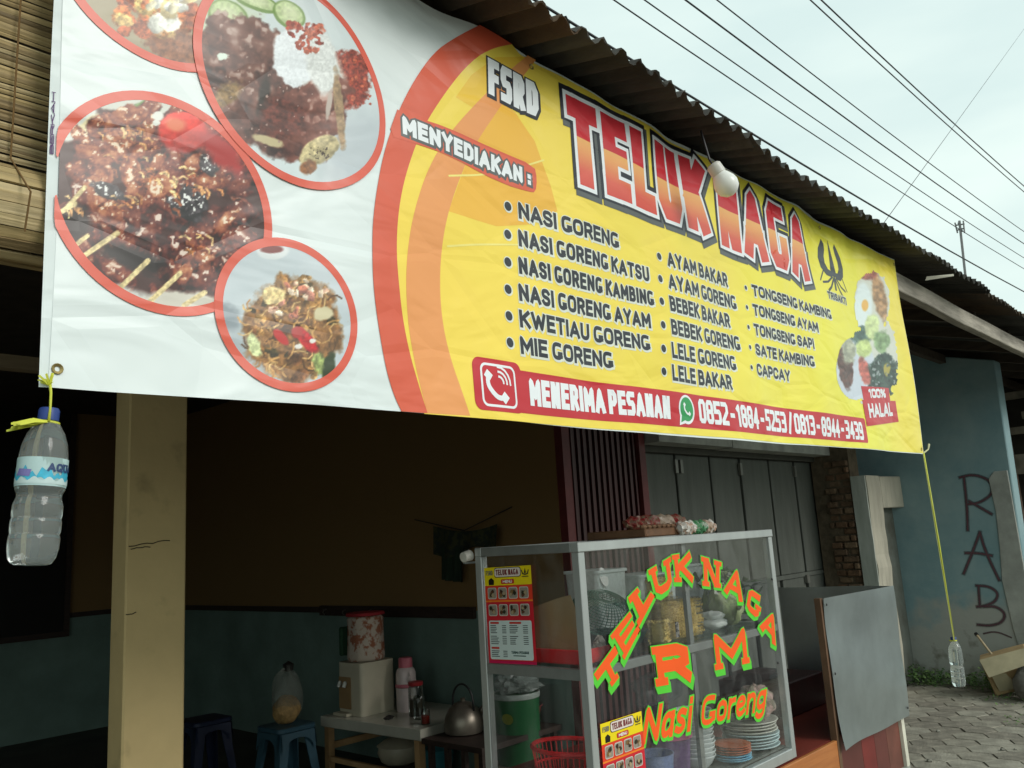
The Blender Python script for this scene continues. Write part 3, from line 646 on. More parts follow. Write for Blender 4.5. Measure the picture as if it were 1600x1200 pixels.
# ================================================================== THE BANNER
BX, BY, BZ = .45, 1.372, 1.775
def wr(u, v):
    d = .006 * math.sin(5.2 * u + 3.1 * v + .6) + .0035 * math.sin(11 * u - 7 * v) + .0010 * math.sin(23 * u + 5 * v * (1 + u * .3))
    top = max(0, v - .55)                                         # pulled folds hanging from the ties along the top edge
    d += top * top * (.022 * math.sin(17 * (u - .35 * (v - 1))) + .004 * math.sin(37 * (u + .3 * (v - 1))))
    e = max(0, u - 3.2); d += e * .003 * math.sin(22 * (u + .45 * v))
    d += .010 * math.sin(2.1 * v + .5) * math.cos(.8 * u)
    return d
def bp(layer): 
    return lambda u, v: (BX + u, BY - .0005 - layer * .00028 + wr(u, v), BZ + v)
def bc(px, py):
    p = onY(px, py, 1.38); return (p[0] - BX, p[2] - BZ)
def vinyl(name, c, rough=.36, grad=None, var=.05, spec=.55):
    """printed vinyl: flat ink colour with fine creases; grad = list of (pos, colour) along banner height or width"""
    m = bpy.data.materials.new(name); m.use_nodes = True; n = m.node_tree; b = n.nodes['Principled BSDF']
    b.inputs['Roughness'].default_value = rough; b.inputs['Specular IOR Level'].default_value = spec
    uv = n.nodes.new('ShaderNodeUVMap'); uv.uv_map = 'UVMap'
    z = n.nodes.new('ShaderNodeTexNoise'); z.inputs['Scale'].default_value = 2.2; z.inputs['Detail'].default_value = 3; n.links.new(uv.outputs[0], z.inputs['Vector'])
    if grad:
        ax, lo, hi, els = grad; s_ = n.nodes.new('ShaderNodeSeparateXYZ'); n.links.new(uv.outputs[0], s_.inputs[0])
        mr = n.nodes.new('ShaderNodeMapRange'); mr.inputs[1].default_value = lo; mr.inputs[2].default_value = hi; n.links.new(s_.outputs[ax], mr.inputs[0])
        ad = n.nodes.new('ShaderNodeMath'); ad.operation = 'MULTIPLY_ADD'; ad.inputs[1].default_value = .5 if ax == 0 else 0.0
        n.links.new(z.outputs['Fac'], ad.inputs[0]); n.links.new(mr.outputs[0], ad.inputs[2])
        sb = n.nodes.new('ShaderNodeMath'); sb.operation = 'SUBTRACT'; sb.inputs[1].default_value = .25 if ax == 0 else 0; n.links.new(ad.outputs[0], sb.inputs[0])
        r = n.nodes.new('ShaderNodeValToRGB'); e = r.color_ramp.elements
        while len(e) < len(els): e.new(.5)
        for i, (p, c_) in enumerate(els): e[i].position = p; e[i].color = lin(c_)
        n.links.new(sb.outputs[0], r.inputs[0]); n.links.new(r.outputs[0], b.inputs['Base Color'])
    else:
        r = n.nodes.new('ShaderNodeMixRGB'); c_ = lin(c); r.inputs[1].default_value = tuple(x * (1 - var) for x in c_[:3]) + (1,); r.inputs[2].default_value = tuple(min(1, x * (1 + var)) for x in c_[:3]) + (1,)
        n.links.new(z.outputs['Fac'], r.inputs[0]); n.links.new(r.outputs[0], b.inputs['Base Color'])
    # creases in the cloth: warped ridged noise
    mpn = n.nodes.new('ShaderNodeMapping'); mpn.inputs['Scale'].default_value = (1.1, 2.6, 1); mpn.inputs['Rotation'].default_value = (0, 0, -.35); n.links.new(uv.outputs[0], mpn.inputs[0])
    z2 = n.nodes.new('ShaderNodeTexNoise'); z2.inputs['Scale'].default_value = 2.6; z2.inputs['Detail'].default_value = 2.5; z2.inputs['Distortion'].default_value = .7; n.links.new(mpn.outputs[0], z2.inputs['Vector'])
    z3 = n.nodes.new('ShaderNodeTexVoronoi'); z3.feature = 'DISTANCE_TO_EDGE'; z3.inputs['Scale'].default_value = 2.6; n.links.new(mpn.outputs[0], z3.inputs['Vector'])
    cl = n.nodes.new('ShaderNodeMapRange'); cl.inputs[1].default_value = 0; cl.inputs[2].default_value = .10; cl.inputs[3].default_value = 0; cl.inputs[4].default_value = .12; n.links.new(z3.outputs[0], cl.inputs[0])
    ad2 = n.nodes.new('ShaderNodeMath'); ad2.operation = 'ADD'; n.links.new(z2.outputs['Fac'], ad2.inputs[0]); n.links.new(cl.outputs[0], ad2.inputs[1])
    bm_ = n.nodes.new('ShaderNodeBump'); bm_.inputs['Strength'].default_value = .60; bm_.inputs['Distance'].default_value = .02; n.links.new(ad2.outputs[0], bm_.inputs['Height']); n.links.new(bm_.outputs[0], b.inputs['Normal'])
    return m
V_white = vinyl('vinyl_white', (226, 234, 234))
V_yel = vinyl('vinyl_yellow', None, grad=(0, .6, 4.0, [(0, (250, 218, 84)), (.30, (245, 220, 80)), (.55, (245, 230, 78)), (.80, (240, 234, 70)), (1, (244, 224, 76))]))
V_red = vinyl('vinyl_red_orange', (220, 94, 66)); V_or = vinyl('vinyl_orange', (238, 158, 92)); V_or2 = vinyl('vinyl_light_orange', (244, 186, 62)); V_or3 = vinyl('vinyl_pale_orange', (244, 200, 60))
V_ring = vinyl('vinyl_ring', (222, 92, 70)); V_ink = vinyl('vinyl_ink', (34, 36, 46)); V_navy = vinyl('vinyl_navy', (24, 24, 38)); V_halo = vinyl('vinyl_halo', (225, 228, 215))
V_pale = vinyl('vinyl_pale_yellow', (248, 232, 130)); V_bar = vinyl('vinyl_bar_red', (196, 22, 40)); V_pure = vinyl('vinyl_pure_white', (236, 240, 244)); V_shadow = vinyl('vinyl_grey_shadow', (88, 92, 92)); V_green = vinyl('vinyl_green', (30, 150, 80))
V_logo = vinyl('vinyl_logo', (62, 66, 70)); V_purple = vinyl('vinyl_purple', (90, 50, 110))
V_title = vinyl('vinyl_title', None, grad=(1, .69, 1.02, [(0, (212, 60, 58)), (.22, (222, 96, 76)), (.44, (240, 168, 100)), (.52, (242, 182, 108)), (.525, (206, 40, 52)), (1, (208, 44, 56))]))
banner = thing('banner', 'long yellow and white food stall banner hung under the roof edge', 'banner', (2.45, 1.38, 1.79))
# base sheet
NU, NV = 300, 80
m = MB(); m.uv = []
for j in range(NV + 1):
    for i in range(NU + 1):
        s_ = i / NU; t_ = j / NV
        u = s_ * (4.02 - .05 * t_) + .004 * (1 - s_) * math.sin(t_ * 5); bot = .029 * s_ + .006 * math.sin(s_ * 9) * (1 - s_); top = 1.052 - .022 * s_ - .008 * abs(math.sin(s_ * 12.5)) 
        v = bot + (top - bot) * t_; m.v.append((BX + u, BY + wr(u, v), BZ + v)); m.uv.append((u, v))
for j in range(NV):
    for i in range(NU): a = j * (NU + 1) + i; m.f.append((a, a + 1, a + NU + 2, a + NU + 1))
sheet_o = m.build('sheet', V_white, banner, smooth='all')
# folded left margin strip
m = MB(); m.uv = []
for j in range(21):
    v = .0 + 1.05 * j / 20
    for i in range(2): m.v.append((BX + .004 - .016 * i, BY + wr(0, v) + .0005 + .004 * i, BZ + v)); m.uv.append((-.013 * i, v))
for j in range(20): a = 2 * j; m.f.append((a, a + 1, a + 3, a + 2))
m.build('folded_margin', V_white, banner)
def layer(name, polys, L, mt, mx_=.025):
    return sheet_mesh(polys, bp(L), mx_).build(name, mt, sheet_o, smooth='all')
P_redout = [(745, 42), (712, 58), (680, 80), (648, 125), (620, 180), (598, 240), (585, 300), (578, 350), (577, 400), (578, 440), (582, 480), (590, 530), (600, 580), (612, 618), (624, 643.5)]
P_redin = [(795, 72), (765, 78), (735, 95), (695, 145), (660, 200), (640, 250), (625, 300), (617, 350), (615, 400), (619, 450), (625, 500), (636, 552), (650, 600), (664, 646.5)]
P_oro = [(822, 88), (785, 118), (740, 165), (700, 210), (668, 262), (645, 330), (634, 385), (630, 440), (633, 500), (640, 545), (652, 600), (664, 646.5)]
P_ori = [(835, 95), (800, 140), (765, 190), (735, 240), (710, 300), (695, 350), (687, 410), (687, 470), (693, 520), (705, 570), (718, 610), (730, 650.5)]
def curve(pts): return [bc(*p) for p in chaikin(pts, 2)]
ro, ri, oo, oi = curve(P_redout), curve(P_redin), curve(P_oro), curve(P_ori)
vb = lambda u: .029 * u / 4.02 + .0115
edge_r = [(4.014, .033), (3.967, 1.024)]
def top_at(u): return 1.052 - .022 * (u / 4.0) - .013
topline = [(u_, top_at(u_)) for u_ in (3.5, 3.0, 2.5, 2.0, 1.5, 1.15)]
layer('print_yellow', [[(ri[-1][0] - .01, .009)] + [(u_, .003 + .029 * u_ / 4.02) for u_ in (1.0, 1.2, 2, 3)] + edge_r + topline + [p for p in ri[:-1]]], 1, V_yel)
def band(a, b): return [[a[i], a[i + 1], b[min(len(b) - 1, round((i + 1) * (len(b) - 1) / (len(a) - 1)))], b[round(i * (len(b) - 1) / (len(a) - 1))]] for i in range(len(a) - 1)]
layer('print_orange_band', band(oo, oi), 2, V_or)
layer('print_orange_patch', [[bc(*p) for p in ((742, 232), (735, 240), (712, 300), (700, 330), (780, 352), (833, 350), (870, 330), (860, 290), (836, 220), (805, 175), (770, 150), (745, 170))]], 1.5, V_or2)
layer('print_orange_patch', [[bc(*p) for p in ((770, 92), (735, 118), (712, 152), (738, 168), (782, 118), (822, 90))]], 1.5, V_or3)
layer('print_red_band', band(ro, ri), 3, V_red)
for pts in ([(700, 275), (760, 272), (800, 265), (850, 250)], [(698, 385), (760, 380), (830, 382), (868, 382)], ):
    layer('print_light_line', thicken([bc(*p) for p in chaikin(pts, 2)], .005, False), 2.6, V_pale)

# --- printed food pictures: colour painted per vertex on a fine mesh following the sheet
def pict_mat(name):
    m = vinyl(name, (200, 200, 200)); n = m.node_tree; b = n.nodes['Principled BSDF']
    a = n.nodes.new('ShaderNodeAttribute'); a.attribute_name = 'paint'
    for l in list(n.links):
        if l.to_socket == b.inputs['Base Color']: n.links.remove(l)
    n.links.new(a.outputs['Color'], b.inputs['Base Color']); return m
V_pict = pict_mat('vinyl_picture')
class Paint:
    def __init__(s, px, py, seed=0): s.x, s.y = px, py; s.c = np.zeros((len(px), 3)) + 200.; s.seed = seed; s.rs = np.random.RandomState(seed + 11)
    def put(s, m, c):
        m = np.clip(m, 0, 1)[:, None]; s.c = s.c * (1 - m) + np.asarray(c, float) * m
    def blob(s, cx, cy, rx, ry, ang, c, soft=.15, rag=.35, fr=12., tex=0., texf=5., light=0.):
        a = R_(ang); dx_, dy_ = s.x - cx, s.y - cy; X = dx_ * math.cos(a) + dy_ * math.sin(a); Y = -dx_ * math.sin(a) + dy_ * math.cos(a)
        d = np.sqrt((X / rx) ** 2 + (Y / ry) ** 2) + rag * (fbm(s.x / fr + cx, s.y / fr + cy) - .5) * 2
        m = (1 + soft / 2 - d) / soft; cc = np.asarray(c, float)[None, :] * (1 + tex * (fbm(s.x / texf + cy, s.y / texf + cx, 3) - .5)[:, None] * 2)
        if light: cc = cc * (1 + light * np.clip(-(X / rx) * .4 - (Y / ry) * .8, -1, 1))[:, None]
        m = np.clip(m, 0, 1)[:, None]; s.c = s.c * (1 - m) + cc * m
    def line(s, pts, wdt, c, tex=.15):
        for (a, b_) in zip(pts[:-1], pts[1:]):
            ax, ay = a; bx_, by_ = b_; L2 = (bx_ - ax) ** 2 + (by_ - ay) ** 2 + 1e-6
            t = np.clip(((s.x - ax) * (bx_ - ax) + (s.y - ay) * (by_ - ay)) / L2, 0, 1)
            d = np.hypot(s.x - ax - t * (bx_ - ax), s.y - ay - t * (by_ - ay))
            m = np.clip((wdt / 2 - d) / 1.2 + .5, 0, 1)[:, None]; cc = np.asarray(c, float)[None, :] * (1 + tex * (fbm(s.x / 4, s.y / 4, 2) - .5)[:, None] * 2); s.c = s.c * (1 - m) + cc * m
    def scatter(s, n, box, r, pal, rag=.5, tex=.4, light=.3, asp=.5, fr=9., inside=None):
        for _ in range(n):
            x = s.rs.uniform(box[0], box[2]); y = s.rs.uniform(box[1], box[3])
            if inside and not inside(x, y): continue
            rr = s.rs.uniform(*r); c = pal[s.rs.randint(len(pal))]
            s.blob(x, y, rr, rr * s.rs.uniform(asp, 1), s.rs.uniform(0, 180), c, .25, rag, fr, tex, 4., light)
    def meat(s, inside, box, r, ramp, n, sc=6., gl=.5, at=None):
        """glistening chopped food: overlapping lumps, each shaded by its own ragged noise"""
        ramp = np.array(ramp, float); K = len(ramp) - 1
        for k in range(len(at) if at else n):
            x, y = (at[k][0] + s.rs.uniform(-3, 3), at[k][1] + s.rs.uniform(-3, 3)) if at else (s.rs.uniform(box[0], box[2]), s.rs.uniform(box[1], box[3]))
            if not at and not inside(x, y): continue
            a = s.rs.uniform(0, 3.14); rx, ry = r * s.rs.uniform(.5, 1.1), r * s.rs.uniform(.35, .8); dx_, dy_ = s.x - x, s.y - y
            X = dx_ * math.cos(a) + dy_ * math.sin(a); Y = -dx_ * math.sin(a) + dy_ * math.cos(a); n1 = fbm(s.x / 12 + k * 3.1, s.y / 12 + k, 3)
            d = np.sqrt((X / rx) ** 2 + (Y / ry) ** 2) + .6 * (n1 - .5)
            m = np.clip((1 - d) / .14, 0, 1)
            fib = fbm(X / (sc * 1.8) + k, Y / (sc * .6) - k, 3); bul = np.sqrt(np.clip(1 - d * d, 0, 1)); q = fbm(s.x / sc + k, s.y / sc + 2 * k, 3)
            hl = np.clip((fbm(s.x / (sc * .55) - k, s.y / (sc * .55) + k, 2) - .60) * 7, 0, 1) * np.clip(bul * 1.3 - .5 - dy_ / ry * .3, 0, 1)
            lum = np.clip(.36 * bul + .9 * (q - .5) + .5 * (fib - .5) - dy_ / ry * .12 + .18 + s.rs.uniform(-.12, .12) + gl * hl, 0, 1) * K
            i = np.clip(lum.astype(int), 0, K - 1); f = (lum - i)[:, None]; cc = ramp[i] * (1 - f) + ramp[i + 1] * f
            s.c = s.c * (1 - m[:, None]) + cc * m[:, None]
    def linear(s):
        q = np.clip(s.c, 0, 255) / 255; q = np.where(q <= .04045, q / 12.92, ((q + .055) / 1.055) ** 2.4); return np.concatenate([q, np.ones((len(q), 1))], 1)
def grid_patch(inside, box, step, L):
    """vertices of a fine grid clipped to inside(u, v); returns MB plus arrays of picture coordinates"""
    nu = int((box[2] - box[0]) / step) + 1; nv = int((box[3] - box[1]) / step) + 1; idx = {}; m = MB(); m.uv = []; pl = bp(L)
    for j in range(nv + 1):
        for i in range(nu + 1):
            u, v = box[0] + i * step, box[1] + j * step
            if inside(u, v): idx[(i, j)] = len(m.v); m.v.append(pl(u, v)); m.uv.append((u, v))
    for (i, j), a in idx.items():
        b_, c, d = idx.get((i + 1, j)), idx.get((i + 1, j + 1)), idx.get((i, j + 1))
        if b_ is not None and c is not None and d is not None: m.f.append((a, b_, c, d))
    W_ = np.array([(BX + a, 1.38, BZ + b_) for a, b_ in m.uv]) - CAM; c = W_ @ RM
    return m, CX + F_PX * c[:, 0] / c[:, 2], CY - F_PX * c[:, 1] / c[:, 2]
def disc_in(cu, cv, r): return lambda u, v: (u - cu) ** 2 + (v - cv) ** 2 < r * r and u > .004 and v < 1.036
C0, C1, C2, C3 = (.165, .80, .195), (.185, .348, .203), (.450, .682, .229), (.425, .182, .153)
VIS = {'skewers': C1}
def ring(c, L):
    cu, cv, r = c; P = []
    o = circle(cu, cv, r, 72); i_ = circle(cu, cv, r - .017, 72)
    for k in range(72):
        q = [o[k], o[(k + 1) % 72], i_[(k + 1) % 72], i_[k]]
        if all(a[0] > -.001 and a[1] < 1.037 for a in q): P.append(q)
        elif all(a[1] < 1.037 for a in q):
            q = [(max(a[0], -.001), a[1]) for a in q]
            if max(a[0] for a in q) > .003: P.append(q)
    layer('picture_ring', P, L, V_ring, .022)

# fried chicken plate, top left
m, X, Y = grid_patch(disc_in(C0[0], C0[1], C0[2] - .015), (0, .58, .37, 1.03), .0022, 3)
p = Paint(X, Y, 1); p.put(np.ones(len(X)), (196, 184, 158)); p.blob(230, 30, 130, 60, 25, (170, 158, 130), .5, .1); p.blob(245, 100, 110, 18, 25, (150, 138, 112), .6, .1)
p.blob(270, 70, 60, 30, 40, (140, 90, 62), .3, .4, 10, .4)
p.scatter(26, (185, -20, 300, 55), (9, 20), [(196, 112, 62), (214, 150, 90), (226, 190, 120), (176, 92, 56)], .5, .5)
p.scatter(12, (235, -10, 300, 40), (8, 16), [(232, 222, 190), (226, 205, 150), (225, 225, 215)], .4, .2)
m.c = p.linear(); m.build('picture_fried_chicken', V_pict, sheet_o, smooth='all', label='printed picture of fried chicken on a plate'); ring(C0, 4)
# skewers of satay
m, X, Y = grid_patch(disc_in(C1[0], C1[1], C1[2] - .015), (0, .14, .40, .56), .0021, 5)
p = Paint(X, Y, 2); p.put(np.ones(len(X)), (64, 30, 26))
p.blob(120, 190, 40, 22, -40, (222, 224, 216), .2, .1); p.blob(140, 195, 26, 10, -35, (240, 225, 180), .3, .2); p.blob(215, 166, 70, 12, 5, (214, 214, 204), .3, .2)
p.blob(230, 168, 20, 9, 10, (96, 130, 60), .3, .3, 8, .4)
sat = lambda x, y: (x - 250) ** 2 / 150 ** 2 + (y - 320) ** 2 / 150 ** 2 < 1
red = [(110, 38, 30), (84, 28, 24), (132, 56, 38), (60, 22, 22), (150, 76, 48), (38, 20, 20), (98, 40, 36)]
p.meat(sat, (90, 160, 410, 480), 30, [(26, 12, 14), (70, 26, 24), (118, 50, 40), (158, 88, 62), (232, 204, 184)], 150, 9., .6)
DK = [(20, 10, 12), (58, 22, 22), (100, 42, 36), (140, 74, 56), (236, 214, 200)]; OB = [(48, 18, 16), (108, 46, 32), (160, 86, 58), (204, 136, 96), (244, 222, 196)]
p.meat(None, None, 36, DK, 0, 12., 1.0, [(372, 330), (385, 372), (352, 410), (318, 430), (250, 345), (225, 365), (275, 380), (330, 352), (205, 330), (370, 290), (300, 400), (245, 400), (392, 410), (350, 440), (130, 300)])
p.meat(None, None, 30, OB, 0, 10., .8, [(128, 215), (160, 192), (200, 182), (232, 200), (148, 242), (186, 230), (222, 238), (122, 268), (162, 275), (204, 268), (240, 262), (150, 305), (175, 330), (212, 300), (300, 260), (330, 282), (352, 350), (290, 425), (318, 405), (250, 290)])
p.meat(None, None, 34, [(14, 12, 14), (34, 30, 34), (60, 54, 60), (96, 88, 92), (244, 244, 240)], 0, 7., 1.3, [(290, 330), (298, 312), (322, 262), (170, 300)])
p.blob(212, 405, 55, 16, 20, (26, 16, 16), .6, .4); p.blob(118, 345, 22, 28, 0, (34, 18, 18), .6, .3)
p.blob(285, 208, 38, 32, 15, (214, 62, 52), .15, .12, 14, .2, 8, .3); p.blob(272, 195, 16, 10, 10, (238, 130, 96), .6, .2); p.blob(345, 238, 44, 18, 45, (176, 44, 42), .7, .3)
p.blob(245, 182, 9, 7, 0, (232, 232, 224), .3, .3); p.blob(243, 193, 6, 5, 0, (232, 232, 224), .3, .3)
for (x0, y0, x1, y1, n_s) in ((150, 200, 230, 270, 18), (215, 262, 300, 284, 22), (262, 290, 275, 330, 5), (280, 365, 325, 395, 9), (185, 190, 240, 220, 8), (96, 305, 120, 330, 6), (300, 285, 345, 305, 7), (170, 300, 215, 330, 9)):
    for _ in range(n_s):                                             # fried shallot shreds, in clusters
        x, y = p.rs.uniform(x0, x1), p.rs.uniform(y0, y1); a = p.rs.uniform(-.6, .9); L_ = p.rs.uniform(4, 10)
        p.line([(x, y), (x + L_ * math.cos(a), y + L_ * math.sin(a)), (x + L_ * 1.8 * math.cos(a + .5), y + L_ * 1.8 * math.sin(a + .5))], p.rs.uniform(2, 5), [(206, 150, 96), (180, 118, 70), (150, 84, 54), (222, 184, 130)][p.rs.randint(4)], .6)
p.blob(190, 470, 90, 24, 18, (205, 205, 200), .4, .25); p.blob(285, 470, 60, 16, 0, (214, 208, 196), .4, .3)
for a, b_, wd_ in (((133, 292), (107, 322), 7), ((184, 364), (128, 402), 8), ((137, 368), (112, 388), 7), ((118, 318), (96, 330), 8), ((232, 407), (186, 452), 8), ((283, 426), (232, 474), 8), ((322, 456), (290, 476), 8)):
    p.line([a, b_], wd_, (226, 204, 150), .3)
m.c = p.linear(); m.build('picture_satay', V_pict, sheet_o, smooth='all', label='printed picture of dark satay skewers with tomato'); ring(C1, 6)
# stir fried noodles
m, X, Y = grid_patch(disc_in(C3[0], C3[1], C3[2] - .013), (.26, .02, .59, .34), .0022, 7)
p = Paint(X, Y, 3); p.put(np.ones(len(X)), (196, 206, 212)); p.blob(400, 560, 70, 60, 0, (176, 186, 192), .6, .1); p.blob(425, 392, 24, 14, 0, (222, 226, 228), .2, .05); p.blob(424, 390, 17, 6, 0, (120, 44, 40), .3, .1)
p.blob(350, 495, 26, 22, 20, (150, 160, 168), .4, .2); p.blob(520, 440, 60, 30, 40, (206, 214, 220), .5, .2)
nd = lambda x, y: (x - 455) ** 2 / 74 ** 2 + (y - 515) ** 2 / 84 ** 2 < 1
p.blob(455, 515, 74, 82, 10, (138, 96, 54), .12, .16, 12, .5, 6)
p.scatter(60, (385, 435, 530, 600), (5, 14), [(150, 108, 60), (120, 78, 46), (96, 62, 36), (176, 134, 80), (70, 60, 34)], .5, .5, .4, .5, 7., nd)
for _ in range(85):
    x, y = p.rs.uniform(388, 525), p.rs.uniform(455, 592)
    if not nd(x, y): continue
    a = p.rs.uniform(0, 6.28); L_ = p.rs.uniform(5, 11); pts = [(x, y)]
    for k in range(3): a += p.rs.uniform(.3, .9); pts.append((pts[-1][0] + L_ * math.cos(a), pts[-1][1] + L_ * math.sin(a)))
    p.line(pts, p.rs.uniform(1.6, 3), [(196, 150, 90), (166, 118, 66), (84, 56, 30), (214, 176, 116)][p.rs.randint(4)], .3)
p.scatter(26, (420, 440, 500, 500), (4, 9), [(196, 130, 110), (224, 178, 150), (182, 108, 84), (230, 206, 180)], .6, .4, .3, .4, 6., nd)
p.blob(425, 462, 17, 13, 0, (222, 196, 140), .2, .3, 6, .5); p.blob(500, 492, 14, 10, 0, (214, 202, 164), .3, .4); p.blob(397, 540, 9, 20, -18, (206, 214, 160), .3, .3, 6, .4); p.blob(498, 572, 20, 12, 60, (150, 164, 96), .3, .4, 6, .5); p.blob(510, 575, 10, 20, 10, (44, 60, 28), .3, .4)
p.blob(475, 533, 10, 24, -38, (190, 24, 34), .2, .15, 9, .3, 5); p.blob(437, 528, 7, 16, -40, (196, 40, 40), .2, .2); p.blob(460, 520, 9, 9, 0, (176, 40, 36), .3, .4); p.blob(484, 534, 5, 4, 0, (236, 232, 226), .3, .4); p.blob(462, 543, 6, 4, 0, (236, 232, 226), .3, .4)
m.c = p.linear(); m.build('picture_noodles', V_pict, sheet_o, smooth='all', label='printed picture of fried noodles with red chilli'); ring(C3, 8)
# roast chicken with rice
m, X, Y = grid_patch(disc_in(C2[0], C2[1], C2[2] - .015), (.21, .44, .69, .92), .0022, 9)
p = Paint(X, Y, 4); p.put(np.ones(len(X)), (214, 224, 226)); p.blob(560, 240, 60, 70, 30, (190, 198, 204), .7, .1); p.blob(350, 40, 50, 40, 0, (205, 216, 190), .5, .2)
for (x, y, rx_, ry_, a) in ((395, 6, 40, 14, 20), (352, 30, 34, 24, 30), (448, 26, 28, 20, 35)): 
    p.blob(x, y, rx_, ry_, a, (120, 150, 80), .08, .03); p.blob(x, y - 1.5, rx_ - 4, ry_ - 4, a, (196, 212, 160), .15, .05, 12, .15)
    p.blob(x, y - 1.5, rx_ * .5, ry_ * .5, a, (214, 224, 180), .5, .2, 8, .1)
p.blob(540, 125, 42, 44, 30, (150, 60, 44), .12, .25, 9, .5, 3.); p.scatter(40, (515, 85, 580, 165), (2, 5), [(176, 76, 50), (196, 100, 70), (120, 44, 34)], .5, .4, 0)
p.blob(425, 150, 110, 88, 30, (98, 62, 54), .08, .14, 22, .5, 8); p.blob(352, 110, 50, 70, 20, (92, 58, 50), .1, .16, 16, .4, 9); p.blob(350, 62, 62, 22, -12, (106, 70, 58), .15, .15, 12, .4)
p.blob(395, 72, 34, 26, 20, (84, 50, 46), .3, .3, 9, .5)
p.blob(470, 92, 52, 46, 50, (232, 236, 240), .10, .16, 12, .10, 3.); p.blob(505, 125, 30, 60, -14, (214, 212, 204), .3, .2, 10, .2)
p.scatter(60, (430, 55, 500, 125), (1, 3), [(206, 210, 216), (245, 246, 250), (190, 192, 196)], .3, .1, 0)
p.scatter(46, (445, 38, 500, 85), (2.5, 7), [(176, 80, 58), (196, 108, 84), (150, 60, 44)], .6, .4, 0, .4, 5.)
cut = lambda x, y: (x - 420) ** 2 / 95 ** 2 + (y - 180) ** 2 / 62 ** 2 < 1 or (x - 355) ** 2 / 40 ** 2 + (y - 110) ** 2 / 60 ** 2 < 1
p.meat(cut, (315, 60, 515, 245), 30, [(50, 32, 30), (84, 52, 46), (104, 66, 54), (122, 80, 66), (160, 124, 110)], 16, 15., .25)
CB = [(44, 28, 28), (80, 50, 44), (108, 70, 60), (132, 90, 78), (196, 168, 158)]
p.meat(None, None, 56, CB, 0, 20., .5, [(352, 72), (390, 66), (345, 112), (385, 120), (400, 165), (350, 180), (440, 205), (475, 225)])
p.meat(None, None, 52, [(46, 24, 22), (84, 44, 36), (116, 66, 54), (140, 86, 72), (200, 160, 148)], 0, 18., .6, [(470, 165), (445, 175), (490, 190), (430, 205), (500, 150), (460, 215), (480, 205)])
p.blob(463, 88, 42, 40, 45, (238, 242, 246), .10, .14, 12, .08, 3.); p.blob(500, 100, 24, 50, -12, (228, 230, 228), .25, .15, 10, .12, 3.)
p.scatter(34, (452, 45, 498, 82), (2.5, 7), [(176, 80, 58), (196, 108, 84), (150, 60, 44)], .6, .4, 0, .4, 5.)
p.blob(408, 158, 9, 34, 8, (50, 40, 34), .5, .3); p.blob(350, 150, 26, 16, -35, (148, 118, 78), .4, .4, 9, .4); p.blob(440, 185, 40, 30, 20, (100, 50, 40), .5, .3, 9, .5)
p.blob(528, 170, 7, 60, -6, (168, 138, 104), .3, .3, 9, .3); p.blob(512, 165, 4, 26, 8, (196, 180, 170), .4, .4)
p.blob(497, 236, 34, 20, -28, (190, 174, 130), .12, .16, 10, .35, 5, .2); p.blob(480, 262, 14, 10, -30, (130, 84, 50), .3, .3, 8, .4); p.blob(418, 222, 26, 7, 16, (196, 180, 140), .3, .3)
p.scatter(30, (482, 230, 512, 250), (.8, 1.8), [(70, 56, 44)], .2, 0, 0)
p.blob(344, 92, 8, 6, 0, (226, 240, 226), .3, .5, 5); p.scatter(70, (320, 90, 520, 240), (.7, 2), [(170, 140, 130), (190, 160, 150)], .3, 0, 0, .4, 4., cut)
m.c = p.linear(); m.build('picture_roast_chicken', V_pict, sheet_o, smooth='all', label='printed picture of roast chicken with rice'); ring(C2, 10)
# bowl with egg and herbs at the right
def right_in(u, v):
    x, y = proj((BX + u, 1.38, BZ + v)); j = 3 * (vnoise(np.array([x / 5.]), np.array([y / 5.]))[0] - .5) * 2
    return ((x - 1357) / 25) ** 2 + ((y - 475) / 52) ** 2 < 1 + j * .06 or ((x - 1330) / 33) ** 2 + ((y - 577) / 50) ** 2 < 1 or (1325 < x + j < 1399 and 500 < y + j and y < 640 and (x - 1362) ** 2 / 38 ** 2 + (y - 570) ** 2 / 74 ** 2 < 1 + j * .1) 
m, X, Y = grid_patch(right_in, (3.0, .17, 3.95, .95), .006, 3)
p = Paint(X, Y, 5); p.put(np.ones(len(X)), (216, 218, 206)); p.blob(1330, 577, 32, 50, 0, (206, 214, 226), .1, 0); p.blob(1345, 480, 13, 36, 0, (228, 240, 240), .2, .05); p.blob(1348, 478, 5, 9, 0, (240, 186, 90), .3, 0)
p.blob(1368, 465, 9, 40, -10, (176, 136, 96), .3, .2, 6, .4); p.blob(1352, 430, 12, 9, 0, (170, 100, 84), .3, .3, 5, .5); p.blob(1314, 575, 13, 34, -8, (88, 54, 46), .15, .2, 6, .5); p.blob(1320, 550, 12, 20, 0, (170, 172, 150), .3, .3, 5, .3)
p.blob(1375, 590, 26, 36, 0, (44, 66, 56), .15, .25, 6, .6, 3); p.blob(1340, 525, 16, 14, 0, (74, 100, 90), .3, .3, 6, .5); p.blob(1358, 512, 10, 20, 0, (206, 220, 160), .3, .2, 6, .2); p.blob(1345, 545, 12, 14, 0, (200, 216, 140), .3, .2, 6, .2); p.blob(1372, 535, 12, 16, 0, (140, 168, 120), .3, .3, 6, .3)
p.blob(1345, 580, 8, 22, -12, (186, 96, 84), .3, .3, 5, .4); p.blob(1381, 578, 5, 10, 0, (176, 160, 60), .4, .4); p.scatter(60, (1355, 560, 1398, 610), (.8, 2.4), [(150, 160, 160), (90, 106, 100), (20, 30, 28)], .4, 0, 0)
m.c = p.linear(); m.build('picture_bowl', V_pict, sheet_o, smooth='all', label='printed picture of a bowl with egg and herbs')

